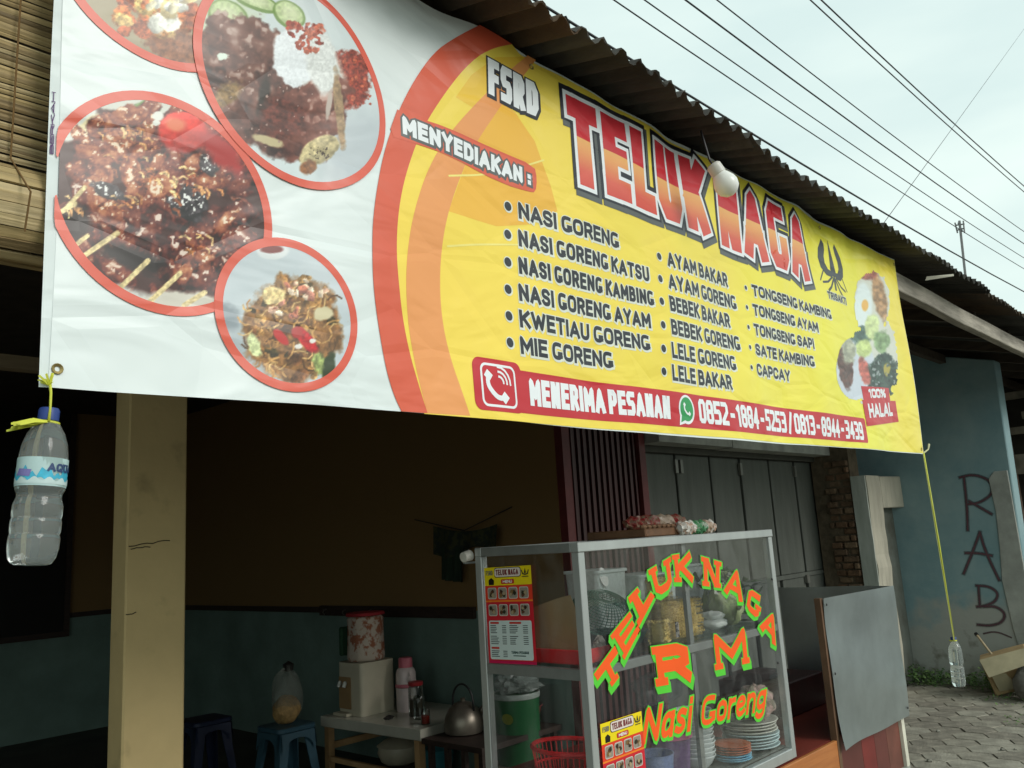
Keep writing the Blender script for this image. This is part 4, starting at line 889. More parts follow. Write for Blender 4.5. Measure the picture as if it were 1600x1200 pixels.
# --- lettering
def tline(s_, u0, v0, W, H, t, slope=.012, style='round', lean=0, **k):
    ps = text_paths(s_, W, H, t, style, **k)
    return [[(u0 + a + lean * b_, v0 + b_ + slope * a) for a, b_ in p] for p in ps]
def lettering(paths, t, stack, label=None, serif=0, mxl=.022):
    """stack: list of (grow, offset u, offset v, layer, material)"""
    for g_, ou, ov, L, mt in stack:
        P = [[(a + ou, b_ + ov) for a, b_ in q] for q in text_polys(paths, t, g_, serif)]
        sheet_mesh(P, bp(L), mxl).build('lettering', mt, sheet_o, smooth='all', label=label if mt is stack[-1][4] else None)
HL = [(.0045, .0015, -.002, 3, V_halo), (0, 0, 0, 4, V_ink)]
rows1 = [('NASI GORENG', 1.118, .553, .425), ('NASI GORENG KATSU', 1.111, .475, .575), ('NASI GORENG KAMBING', 1.104, .399, .592), ('NASI GORENG AYAM', 1.096, .325, .573), ('KWETIAU GORENG', 1.090, .254, .565), ('MIE GORENG', 1.084, .184, .39)]
rows2 = [('AYAM BAKAR', 1.800, .556, .400), ('AYAM GORENG', 1.790, .480, .455), ('BEBEK BAKAR', 1.782, .405, .400), ('BEBEK GORENG', 1.775, .328, .455), ('LELE GORENG', 1.765, .252, .418), ('LELE BAKAR', 1.757, .180, .378)]
rows3 = [('TONGSENG KAMBING', 2.372, .560, .675), ('TONGSENG AYAM', 2.362, .484, .535), ('TONGSENG SAPI', 2.352, .408, .485), ('SATE KAMBING', 2.342, .332, .475), ('CAPCAY', 2.332, .257, .275)]
for rows, t_, sz in ((rows1, .0112, .0475), (rows2, .0114, .051), (rows3, .0108, .044)):
    for s_, u0, v0, W_ in rows: lettering(tline(s_, u0, v0, W_, sz, t_, gap=.34, space=.26), t_, HL)
for u0, rows, r, du in ((1.082, rows1, .0125, -.038), (1.757, rows2, .012, -.044), (2.33, rows3, .008, -.040)):
    for (s_, u1, v0, W_) in rows:
        v_c = v0 + .024; c_ = circle(u1 + du, v_c, r, 18)
        layer('bullet', [circle(u1 + du + .001, v_c - .001, r + .004, 18)], 3, V_halo); layer('bullet', [c_], 4, V_ink)
# MENYEDIAKAN tab
layer('tab', [[bc(*p) for p in chaikin([(622, 170), (628, 176), (700, 200), (780, 235), (836, 258), (840, 280), (838, 300), (828, 299), (790, 287), (700, 243), (640, 222), (606, 212), (622, 170)], 1)]], 4.4, V_red)
pp = text_paths('MENYEDIAKAN :', .445, .047, .0125)
pp = [[(.729 + a + .02 * b_, .661 + b_ - .012 * a) for a, b_ in q] for q in pp]
lettering(pp, .0125, [(.0065, .001, -.001, 5.2, V_shadow), (0, 0, 0, 6, V_pure)])
# FSRD
pp = tline('FSRD', 1.020, .868, .200, .098, .020, .02, 'block', gap=.42)
lettering(pp, .020, [(.0085, .002, -.003, 5, V_navy), (.0015, 0, 0, 6, V_pure)])
# title
TS = [(.027, .008, -.010, 4, V_shadow), (.024, -.002, .004, 5, V_navy), (.0125, 0, 0, 6, V_pure), (0, 0, 0, 7, V_title)]
t1 = tline('TELUK', 1.335, .715, .765, .268, .064, .0, 'block', gap=.36); t2 = tline('NAGA', 2.185, .705, .700, .275, .062, .0, 'block', gap=.36)
def arc(ps):      # the title bows upwards a little at the T and sits lower in the middle
    return [[(a, b_ + .010 * math.cos((a - 2.1) * 2.4)) for a, b_ in q] for q in ps]
lettering(arc(t1), .064, TS, mxl=.022); lettering(arc(t2), .060, TS, mxl=.022)
# order bar
layer('order_bar', [rrect(1.045, .032, 3.262, .142, .012)] and [[(a, b_ + .0085 * (a - 1.0)) for a, b_ in rrect(1.03, .032, 3.272, .140, .012)] ], 3, V_bar)
layer('order_bar_end', [rrect(.908, .030, 1.075, .158, .022)], 3.7, V_bar)
o_, i_ = rrect(.932, .040, 1.052, .146, .018), rrect(.938, .046, 1.046, .140, .013)
layer('icon_frame', [[o_[k], o_[(k + 1) % 24], i_[(k + 1) % 24], i_[k]] for k in range(24)], 5, V_pure)
def handset(cx, cy, s_, L, mt):
    a = [(-.30, .34), (-.34, .05), (-.18, -.16), (.05, -.33), (.34, -.30)]
    P = thicken([(cx + x * s_, cy + y * s_) for x, y in chaikin(a, 2)], s_ * .15)
    P += thicken([(cx - .36 * s_, cy + .22 * s_), (cx - .22 * s_, cy + .40 * s_)], s_ * .26, False) + thicken([(cx + .22 * s_, cy - .40 * s_), (cx + .40 * s_, cy - .20 * s_)], s_ * .26, False)
    layer('handset', P, L, mt)
handset(.982, .090, .085, 5, V_pure)
for r in (.016, .028, .040):
    layer('handset_wave', thicken([(.992 + r * math.cos(R_(a)), .100 + r * math.sin(R_(a))) for a in range(-5, 96, 20)], .0055, False), 5, V_pure)
lettering(tline('MENERIMA PESANAN', 1.104, .054, .628, .070, .0165, .0085, 'block', gap=.22, space=.2), .0165, [(0, 0, 0, 5, V_pure)])
layer('chat_icon', [circle(1.826, .095, .046, 32), [(1.785, .075), (1.815, .052), (1.780, .044)]], 5, V_pure); layer('chat_icon', [circle(1.826, .096, .038, 32), [(1.795, .078), (1.815, .062), (1.789, .053)]], 6, V_green)
handset(1.826, .096, .045, 7, V_pure)
lettering(tline('0852 - 1884 - 5253 / 0813 - 8944 - 3439', 1.900, .058, 1.330, .078, .0155, .003, 'block', gap=.18, space=.16), .0155, [(0, 0, 0, 5, V_pure)])
# university emblem with trident, and its caption
q = [(3.150, .955), (3.140, .90), (3.128, .83), (3.118, .78), (3.182, .78), (3.172, .83), (3.160, .90)]
P = [q]
for s_ in (-1, 1):
    inn = [(.020, .800), (.052, .806), (.072, .830), (.070, .862), (.052, .895), (.046, .925)]; outr = [(.020, .772), (.075, .774), (.118, .802), (.130, .845), (.112, .892), (.062, .945)]
    P += [[(3.150 + s_ * q_[0], q_[1]) for q_ in (inn[i], inn[i + 1], outr[i + 1], outr[i])] for i in range(5)]
    P += thicken([(3.150 + s_ * .020, .775), (3.150 + s_ * .07, .745), (3.150 + s_ * .12, .735)], .010) + thicken([(3.150 + s_ * .012, .765), (3.150 + s_ * .045, .725), (3.150 + s_ * .075, .705)], .012) + thicken([(3.150 + s_ * .10, .79), (3.150 + s_ * .145, .74)], .008)
P += thicken([(3.150, .78), (3.150, .725)], .018)
layer('emblem', P, 3, V_logo)
lettering(tline('TRISAKTI', 3.050, .664, .215, .034, .009, .03), .009, [(.003, 0, 0, 3, V_halo), (0, 0, 0, 4, V_logo)])
# halal label
layer('halal_label', [[(3.295, .235), (3.655, .262), (3.650, .330), (3.290, .305)], [(3.283, .125), (3.735, .175), (3.728, .275), (3.278, .242)]], 6, V_bar)
lettering(tline('100%', 3.365, .257, .225, .043, .012, .09, 'block'), .012, [(0, 0, 0, 7, V_pure)]); lettering(tline('HALAL', 3.330, .165, .335, .064, .017, .10, 'block'), .017, [(0, 0, 0, 7, V_pure)])
# tiny maker's line printed up the left margin
ps = text_paths('BERKAH', .11, .0055, .0013)
sheet_mesh(text_polys([[(-.004 - b_, .385 + a) for a, b_ in q] for q in ps], .0013), lambda u, v: (BX + u, BY + wr(0, v) - u * .3 - .0008, BZ + v)).build('margin_print', V_purple, banner)
# eyelets
for (u, v) in ((3.985, .052), (3.955, 1.0), (.012, .03), (.012, 1.02), (1.2, 1.015), (2.3, 1.01), (3.1, 1.0)):
    x, y, z = bp(7)(u, v); MB().lathe([(.004, -.001), (.008, .001), (.009, 0)], (0, 0, 0), 12, Matrix.Translation((x, y, z)) @ Matrix.Rotation(R_(90), 4, 'X'), cap=False).build('eyelet', mat('brass', (.4, .3, .12), .4, .8), banner)
# ================================================================== BAMBOO BLIND
M_bam = [mat('bamboo_a', (.38, .28, .13), .6, var=.3, scale=5, stretch=(.6, 6, 10), bump=.3), mat('bamboo_b', (.32, .23, .105), .6, var=.35, scale=5, stretch=(.6, 6, 10), bump=.3), mat('bamboo_c', (.44, .34, .18), .6, var=.3, scale=5, stretch=(.6, 6, 10), bump=.3), mat('bamboo_d', (.20, .14, .065), .6, var=.35, scale=5, stretch=(.6, 6, 10), bump=.3)]
bl = thing('bamboo_blind', 'brown bamboo slat blind rolled up at its bottom behind the banner left edge', 'blind', (-.1, 1.46, 2.0))
z = 2.155
while z < 2.98:
    h = random.uniform(.0065, .0125); m = MB(); sag = random.uniform(-.003, .003)
    pts = [(-.75 + 1.245 * i / 8 + (.0 if i < 8 else random.uniform(-.012, .008)), 1.455 + random.uniform(-.002, .002) + .003 * math.sin(z * 14), z + .002 * math.sin(i * 1.3 + z * 40) + sag * i / 8) for i in range(9)]
    vs = []
    for (x, y, zz) in pts: vs += [(x, y, zz), (x, y - .0022, zz + h * .5), (x, y, zz + h), (x, y + .002, zz + h * .5)]
    fs = [(4 * i + j, 4 * i + (j + 1) % 4, 4 * i + 4 + (j + 1) % 4, 4 * i + 4 + j) for i in range(8) for j in range(4)] + [(0, 1, 2, 3), (35, 34, 33, 32)]
    m.add(vs, fs).build('slat', random.choice(M_bam), bl); z += h + random.uniform(-.001, .002)
for k in range(26):                                                  # the rolled bundle
    a = R_(k * 360 / 26 + random.uniform(-4, 4)); r = .078 + random.uniform(-.003, .003); c = (1.478, 2.075)
    y, zz = c[0] + r * math.cos(a), c[1] + r * math.sin(a); m = MB()
    xr = .462 + random.uniform(-.012, .012)
    m.obox(((xr - .75) / 2, y, zz), (xr + .75, .004, .0175), rx=a + 0).build('slat', random.choice(M_bam), bl)
MB().lathe([(.012, -.75), (.07, -.75), (.07, .44), (.012, .45)], (0, 1.478, 2.075), 20, Matrix.Rotation(R_(90), 4, 'Y')).build('roll_core', M_bam[3], bl)
for x in (.40, .22, -.3): MB().tube([(x, 1.446, 2.98), (x + .004, 1.445, 2.5), (x, 1.443, 2.16), (x + .01, 1.370, 2.08), (x + .01, 1.39, 2.02)], .0016, 5).build('string', mat('twine', (.16, .09, .03), .9), bl)

# ================================================================== BOTTLES ON STRINGS
def water_bottle(name, label, base, H_, R0, lab, cap_col, lean=0.0, squash=0.0, seg=40):
    t = thing(name, label, 'bottle', base, 'weights of water bottles tied to the banner corners')
    T = Matrix.Translation(Vector(base)) @ Matrix.Rotation(lean, 4, 'Y') 
    pr = [(.0, .012), (.25, .006), (.62, .0), (.80, .012), (.93, .045), (1.0, .10), (1.0, .17), (.955, .19), (.99, .21), (.99, .27), (.945, .29), (.98, .31), (.98, .37), (.91, .405), (.88, .425), (.90, .445), (.985, .475), (1.0, .50), (1.0, .66), (.99, .70), (.93, .76), (.78, .83), (.56, .885), (.40, .915), (.345, .93), (.345, .95)]
    prof = [(r * R0, z * H_) for r, z in pr]; fine = []
    for (a, b_) in zip(prof[:-1], prof[1:]): fine += [a, ((a[0] + b_[0]) / 2, (a[1] + b_[1]) / 2)]
    fine.append(prof[-1]); dent = lambda a, z: 1 + .012 * math.sin(5 * a) * (1 if z < .1 * H_ else .2) + squash * .05 * math.sin(2 * a + z * 30)
    wat = bpy.data.materials.get('bottle_water')
    if not wat:
        wat = bpy.data.materials.new('bottle_water'); wat.use_nodes = True; b = wat.node_tree.nodes['Principled BSDF']
        b.inputs['Base Color'].default_value = (.90, .97, .95, 1); b.inputs['Roughness'].default_value = .06; b.inputs['IOR'].default_value = 1.33; b.inputs['Transmission Weight'].default_value = .90
        n = wat.node_tree; tc_ = n.nodes.new('ShaderNodeTexCoord'); zz = n.nodes.new('ShaderNodeTexNoise'); zz.inputs['Scale'].default_value = 28
        bb = n.nodes.new('ShaderNodeBump'); bb.inputs['Strength'].default_value = .25; bb.inputs['Distance'].default_value = .004
        n.links.new(tc_.outputs['Object'], zz.inputs['Vector']); n.links.new(zz.outputs['Fac'], bb.inputs['Height']); n.links.new(bb.outputs[0], b.inputs['Normal'])
    MB().lathe(fine, (0, 0, 0), seg, T, dent).build('bottle_body', wat, t, smooth='all')
    MB().lathe([(R0 * .36, .915 * H_), (R0 * .43, .918 * H_), (R0 * .43, .985 * H_), (R0 * .38, H_), (0.001, H_)], (0, 0, 0), 24, T, lambda a, z: 1 + .012 * math.cos(24 * a)).build('cap', cap_col, t, smooth=True)
    if lab:
        M_l = mat('label_film', (.30, .56, .62), .35, var=.15, scale=30)
        s0, s1 = .485 * H_, .665 * H_; rr = R0 * 1.012
        def cyl(a, z, k=0): 
            q = (rr + k) ; return T @ Vector((q * math.cos(a), q * math.sin(a), z))
        a0, a1 = R_(95), R_(388)
        def strip(name_, f0, f1, mt, k, b0=a0, b1=a1, par=None):
            m = MB(); N = 60
            for i in range(N + 1):
                a = b0 + (b1 - b0) * i / N; m.v += [tuple(cyl(a, f0(a), k)), tuple(cyl(a, f1(a), k))]
            for i in range(N): m.f.append((2 * i, 2 * i + 2, 2 * i + 3, 2 * i + 1))
            return m.build(name_, mt, par or t, smooth='all')
        def sub(f): return lambda nm_, f0, f1, mt, k: f(nm_, f0, f1, mt, k, par=lab_o)
        lab_o = strip('label', lambda a: s0, lambda a: s1, mat('label_pale', (.46, .62, .62), .4, var=.1, scale=20), 0)
        sub(strip)('label_band', lambda a: s0 + .008 + .004 * math.sin(9 * a), lambda a: s0 + .021 + .005 * math.sin(7 * a + 1) + .004 * math.sin(19 * a), mat('label_blue', (.05, .42, .60), .35, var=.25, scale=60), .0004)
        sub(strip)('label_band', lambda a: s0 + .003, lambda a: s0 + .010 + .003 * math.sin(11 * a), mat('label_white', (.55, .68, .68), .4), .0006)
        # lettering wraps round the side seen from the street
        ctr = R_(263); ps = text_paths('AQUA', .046, .0125, .0032, 'round', gap=.25)
        def wrap(u, v): a = ctr + u / rr; return cyl(a, s1 - .021 + v, .0010)
        sheet_mesh(text_polys(ps, .0032, 0, 1), wrap, .006, False).build('label_print', mat('label_navy', (.03, .06, .16), .4), lab_o)
        sheet_mesh([[(-.045, -.006), (-.022, -.008), (-.02, .002), (-.04, .004)]], wrap, .006, False).build('label_print', mat('label_violet', (.20, .18, .45), .4), lab_o)
    return t
M_cap = mat('cap_blue', (.02, .05, .22), .45, var=.1)
M_raf = mat('raffia_yellow', (.58, .60, .06), .5, var=.25, scale=30, stretch=(1, 1, .2))
pc = np.array(bp(0)(.0, .0))
b0 = (pc[0] - .018, 1.365, 1.775 - .035 - .232); 
bot1 = water_bottle('water_bottle', 'full plastic water bottle with blue cap and printed label hanging at banner left corner', b0, .232, .0335, True, M_cap, lean=R_(4.0), squash=.4)
neck = Vector(b0) + Vector((.232 * .9 * math.sin(R_(4)), 0, .232 * .9))
st = thing('raffia_string', 'yellow raffia string tying the left bottle to the banner', 'string', (pc[0], pc[1], pc[2]))
MB().tube([neck + Vector((.0145 * math.cos(a), .0145 * math.sin(a), .001 * math.sin(2 * a))) for a in [i * .42 for i in range(16)]], .0025, 6, True).build('neck_loop', M_raf, st, smooth='all')
MB().tube([neck + Vector((-.004, -.016, 0)), neck + Vector((-.002, -.014, .02)), neck + Vector((0, -.008, .045)), Vector(pc) + Vector((.001, -.004, .004))], [.0022, .0018, .002, .0025], 6).build('cord', M_raf, st, smooth='all')
m = MB()
for k in range(16):
    a = neck + Vector((-.006, -.017, 0)); e = a + Vector((-.043 + random.uniform(-.006, .004), random.uniform(-.012, .02), -.010 + random.uniform(-.007, .007)))
    mid = (a + e) / 2 + Vector((0, random.uniform(-.004, .004), random.uniform(-.001, .005))); wv = Vector((0, .001, .0017)); m.add([a - wv, a + wv, mid + wv * 1.4, e + wv, e - wv, mid - wv * 1.4], [(0, 1, 2, 5), (5, 2, 3, 4)])
m.build('frayed_tail', M_raf, st)
m = MB()
for k in range(18):
    a = Vector(pc) + Vector((.0, -.006, .002)); th = random.uniform(0, 6.28); e = a + Vector((.010 * math.cos(th) - .006, .008 * math.sin(th), .014 + random.uniform(-.01, .006))); wv = Vector((.0015, .0, .001)); m.add([a - wv, a + wv, e + wv, e - wv], [(0, 1, 2, 3)])
m.build('knot', M_raf, st)

pr_ = np.array(bp(0)(4.018, .035))
top2 = onY(1494, 990, 1.38); btm2 = onY(1499, 1073, 1.38); h2 = .228
b2 = (btm2[0] - .0, 1.38, btm2[2])
water_bottle('water_bottle', 'clear unlabelled water bottle with blue cap hanging low at the banner right corner', b2, h2, .031, False, M_cap, lean=R_(5), squash=.1)
st = thing('raffia_string', 'long yellow raffia string from banner right corner down to the hanging bottle', 'string', tuple(pr_))
nk = Vector(b2) + Vector((.01, 0, h2 * .93))
q = MB()
q.tube([Vector(pr_), (Vector(pr_) * .5 + nk * .5) + Vector((.004, -.004, 0)), nk + Vector((-.018, -.01, 0))], .0042, 6)
q.build('cord', M_raf, st, smooth='all')
MB().tube([Vector(pr_) + Vector((-.012, 0, 0)), (Vector(pr_) * .5 + nk * .5) + Vector((-.03, -.008, 0)), nk + Vector((-.022, -.01, 0))], .0016, 5).build('cord', mat('raffia_pale', (.5, .52, .2), .5), st)
MB().tube([nk + Vector((.015 * math.cos(a), .015 * math.sin(a), 0)) for a in [i * .5 for i in range(13)]], .003, 6, True).build('neck_loop', M_raf, st)
MB().tube([Vector(pr_), Vector(pr_) + Vector((.045, -.01, .018)), Vector(pr_) + Vector((.068, -.01, .045))], [.004, .0035, .006], 6).build('loose_end', mat('raffia_end', (.62, .60, .35), .5), st)

# ================================================================== LIGHT BULB
cb = onY(1135, 289, 1.22); t = thing('light_bulb', 'unlit white light bulb hanging from the eave in front of the banner', 'bulb', tuple(cb))
cs = onY(1121, 268, 1.235); ax = (Vector(cs) - Vector(cb)).normalized(); Q = ax.to_track_quat('Z', 'Y').to_matrix().to_4x4(); T = Matrix.Translation(Vector(cb)) @ Q
k = .040
MB().lathe([(.001, -k), (k * .5, -k * .87), (k * .87, -k * .5), (k, 0), (k * .94, k * .4), (k * .72, k * .85), (k * .52, k * 1.15), (k * .48, k * 1.3)], (0, 0, 0), 28, T).build('bulb_globe', mat('bulb_white', (.80, .80, .76), .25, var=.03), t, smooth='all')
MB().lathe([(k * .56, k * 1.05), (k * .62, k * 1.12), (k * .60, k * 1.9), (k * .45, k * 2.05), (.001, k * 2.06)], (0, 0, 0), 20, T).build('socket', mat('socket_white', (.62, .60, .55), .4), t, smooth=True)
tip = T @ Vector((0, 0, k * 2.0)); MB().tube([tip, tip + Vector((0, .01, .02)), Vector((tip.x, tip.y + .03, rz(tip.y + .03) - .02))], .004, 6).build('cable', M_wire, t)

# ================================================================== SHOWCASE CART
SX0, SX1, SY0, SY1, SZ0, SZ1 = 1.918, 3.112, 1.55, 1.975, .655, 1.487
M_alu = mat('aluminium', (.47, .49, .48), .42, .55, var=.10, scale=10, stretch=(1, 1, .3)); M_alu2 = mat('aluminium_dull', (.26, .27, .26), .45, .5, var=.15, scale=10)
G_pane = glass('pane_glass', (.985, .99, .988), .032)
sc = thing('glass_showcase', 'aluminium framed glass food showcase with orange and green lettering on its front', 'showcase', (2.5, 1.75, .66))
n_g = G_pane.node_tree; o_g = n_g.nodes['Material Output'] if 'Material Output' in n_g.nodes else [x for x in n_g.nodes if x.type == 'OUTPUT_MATERIAL'][0]
src_g = o_g.inputs[0].links[0].from_socket; df = n_g.nodes.new('ShaderNodeBsdfDiffuse'); df.inputs[0].default_value = (.6, .62, .6, 1)
tg = n_g.nodes.new('ShaderNodeTexCoord'); mg = n_g.nodes.new('ShaderNodeMapping'); mg.inputs['Scale'].default_value = (3, 3, 1.2); ng = n_g.nodes.new('ShaderNodeTexNoise'); ng.inputs['Scale'].default_value = 4; ng.inputs['Detail'].default_value = 8; ng.inputs['Distortion'].default_value = 1.5
rg = n_g.nodes.new('ShaderNodeMapRange'); rg.inputs[1].default_value = .42; rg.inputs[2].default_value = .8; rg.inputs[3].default_value = .004; rg.inputs[4].default_value = .055
n_g.links.new(tg.outputs['Object'], mg.inputs[0]); n_g.links.new(mg.outputs[0], ng.inputs['Vector']); n_g.links.new(ng.outputs['Fac'], rg.inputs[0])
mxg = n_g.nodes.new('ShaderNodeMixShader'); n_g.links.new(rg.outputs[0], mxg.inputs[0]); n_g.links.new(src_g, mxg.inputs[1]); n_g.links.new(df.outputs[0], mxg.inputs[2]); n_g.links.new(mxg.outputs[0], o_g.inputs[0])
f_ = .028
for (x, y) in ((SX0, SY0), (SX1 - f_, SY0), (SX0, SY1 - f_), (SX1 - f_, SY1 - f_)):
    MB().box((x, y, SZ0), (x + f_, y + f_, SZ1 - f_)).build('corner_post', M_alu, sc, bevel=.002)
MB().box((SX0 - .003, SY0 - .003, SZ1 - f_), (SX1 + .003, SY0 + f_, SZ1)).build('top_rail', M_alu, sc, bevel=.002)
MB().box((SX0, SY1 - f_, SZ1 - f_), (SX1, SY1, SZ1)).build('top_rail', M_alu, sc, bevel=.002)
MB().box((SX0 - .002, SY0 + f_ + .001, SZ1 - f_), (SX0 + f_, SY1 - f_ - .001, SZ1 - .001)).build('top_rail', M_alu2, sc, bevel=.002)
MB().box((SX1 - f_, SY0 + f_ + .001, SZ1 - f_), (SX1, SY1 - f_ - .001, SZ1 - .001)).build('top_rail', M_alu2, sc, bevel=.002)
MB().box((SX0 + f_, SY0, SZ0), (SX1 - f_, SY0 + f_, SZ0 + .035)).build('bottom_rail', M_alu, sc, bevel=.002)
MB().box((SX0 + f_, SY1 - f_, SZ0), (SX1 - f_, SY1, SZ0 + .035)).build('bottom_rail', M_alu, sc, bevel=.002)
MB().box((SX0, SY0 + f_, SZ0), (SX0 + f_, SY1 - f_, SZ0 + .035)).build('bottom_rail', M_alu2, sc, bevel=.002)
MB().box((SX1 - f_, SY0 + f_, SZ0), (SX1, SY1 - f_, SZ0 + .035)).build('bottom_rail', M_alu2, sc, bevel=.002)
SH = 1.135
MB().box((SX0 + f_, SY0 + .004, SH - .026), (SX1 - f_, SY0 + .024, SH)).build('shelf_rail', M_alu2, sc, bevel=.002)
MB().box((SX0 + .002, SY0 + f_, SH - .03), (SX0 + .02, SY1 - f_, SH)).build('shelf_rail', M_alu2, sc)
MB().box((SX0 + f_, SY1 - .024, SH - .026), (SX1 - f_, SY1 - .004, SH)).build('shelf_rail', M_alu2, sc)
MB().box((SX0 + .03, SY0 + .03, SH), (SX1 - .03, SY1 - .03, SH + .006)).build('glass_shelf', glass('shelf_glass', (.78, .86, .82), .08), sc)
MB().box((SX0 + f_, SY0 + .03, SZ0 + .036), (SX1 - f_, SY1 - .03, SZ0 + .044)).build('floor_panel', mat('case_floor', (.10, .11, .10), .5), sc)
xm = 2.480
MB().box((xm, SY0 + .012, SZ0 + .035), (xm + .016, SY0 + .026, SZ1 - f_)).build('mullion', M_alu2, sc)
MB().box((xm + .030, SY0 + .026, SZ0 + .035), (xm + .046, SY0 + .036, SZ1 - f_)).build('mullion', M_alu2, sc)
MB().box((2.42, SY1 - .02, SZ0 + .035), (2.44, SY1 - .004, SZ1 - f_)).build('mullion', M_alu2, sc)
def pane(a, b_, nm='pane'): return MB().box(a, b_).build(nm, G_pane, sc)
front_pane = pane((SX0 + f_, SY0 + .004, SZ0 + .035), (SX1 - f_, SY0 + .0065, SZ1 - f_))
pane((SX0 + .004, SY0 + f_, SZ0 + .035), (SX0 + .0065, SY1 - f_, SZ1 - f_))
pane((SX1 - .0065, SY0 + f_, SZ0 + .035), (SX1 - .004, SY1 - f_, SZ1 - f_))
for p_ in ((1202, 905), (1211, 1036)):
    c = onY(p_[0] + 4, p_[1], SY0 - .002); MB().lathe([(.005, 0), (.004, .003), (.001, .004)], (0, 0, 0), 8, Matrix.Translation(Vector(c)) @ Matrix.Rotation(R_(90), 4, 'X')).build('screw', mat('screw_dark', (.05, .05, .05), .5, .5), sc)
# lettering stuck on the front pane
def c5(x, y): p = onY(900 + x / 3.3333, 840 + y / 3.3333, SY0); return (p[0], p[2])
V_o = mat('sticker_orange', (.95, .115, .015), .5, var=.04, spec=.3); V_g = mat('sticker_green', (.10, .60, .045), .5, var=.04, spec=.3)
def pane_pl(k): return lambda u, v: (u, SY0 + .003 - k * .0009, v)
def slab(ch, TL, TR, BL, BR, t=.27, serif=1, grow=.042, sh=(-.00, -.017), rel=True):
    a, b_, c, d = c5(*TL), c5(*TR), c5(*BL), c5(*BR)
    w_ = math.hypot(b_[0] - a[0], b_[1] - a[1]) ; h_ = math.hypot(a[0] - c[0], a[1] - c[1])
    asp = w_ / h_; wd, pa = paths_of(ch, 'block') if len(ch) == 1 else (None, None)
    ps = text_paths(ch, asp, 1.0, t, 'block') if len(ch) == 1 else text_paths(ch, asp, 1.0, t, 'round', gap=.5, space=.4)
    def M_(p): 
        s_, v_ = p[0] / asp, p[1]
        return tuple((c[i] * (1 - s_) * (1 - v_) + d[i] * s_ * (1 - v_) + a[i] * (1 - s_) * v_ + b_[i] * s_ * v_) for i in (0, 1))
    base = text_polys(ps, t, 0, serif); big = text_polys(ps, t, grow, serif)
    G_ = []
    for k in range(5): G_ += [[(q[0] + sh[0] * k / 4, q[1] + sh[1] * k / 4) for q in (M_(p) for p in pl)] for pl in big]
    sheet_mesh(G_, pane_pl(1), None, False).build('lettering_shadow', V_g, front_pane); sheet_mesh([[M_(p) for p in pl] for pl in base], pane_pl(2), None, False).build('lettering', V_o, front_pane)
slab('T', (95, 712), (205, 562), (158, 818), (256, 690), t=.31, sh=(-.004, -.018))
slab('E', (190, 500), (282, 385), (262, 622), (335, 480), t=.25, sh=(-.004, -.016))
slab('L', (285, 300), (345, 235), (343, 440), (412, 305), t=.31, sh=(-.002, -.014))
slab('U', (388, 165), (485, 105), (425, 312), (505, 255), sh=(-.006, -.014))
slab('K', (510, 90), (600, 75), (524, 232), (614, 232), t=.26, sh=(-.004, -.010))
slab('N', (664, 100), (750, 125), (670, 252), (748, 262), t=.26, sh=(.004, -.006), serif=1)
slab('A', (808, 150), (872, 190), (772, 284), (868, 340), t=.20, sh=(-.006, -.008))
slab('G', (905, 262), (966, 305), (888, 368), (950, 428), sh=(-.010, -.010))
slab('A', (1004, 366), (1052, 430), (958, 470), (1040, 568), t=.20, sh=(-.008, -.010))
slab('R', (410, 568), (584, 542), (436, 775), (606, 745), t=.30, grow=.03, sh=(.010, -.020))
slab('M', (716, 505), (880, 468), (738, 690), (898, 655), t=.25, grow=.03, sh=(.008, -.018))
slab('Nasi', (372, 885), (618, 815), (342, 1082), (600, 1008), t=.18, serif=0, grow=.045, sh=(0, -.006))
slab('Goreng', (664, 830), (1000, 745), (650, 985), (984, 900), t=.18, serif=0, grow=.045, sh=(0, -.006))
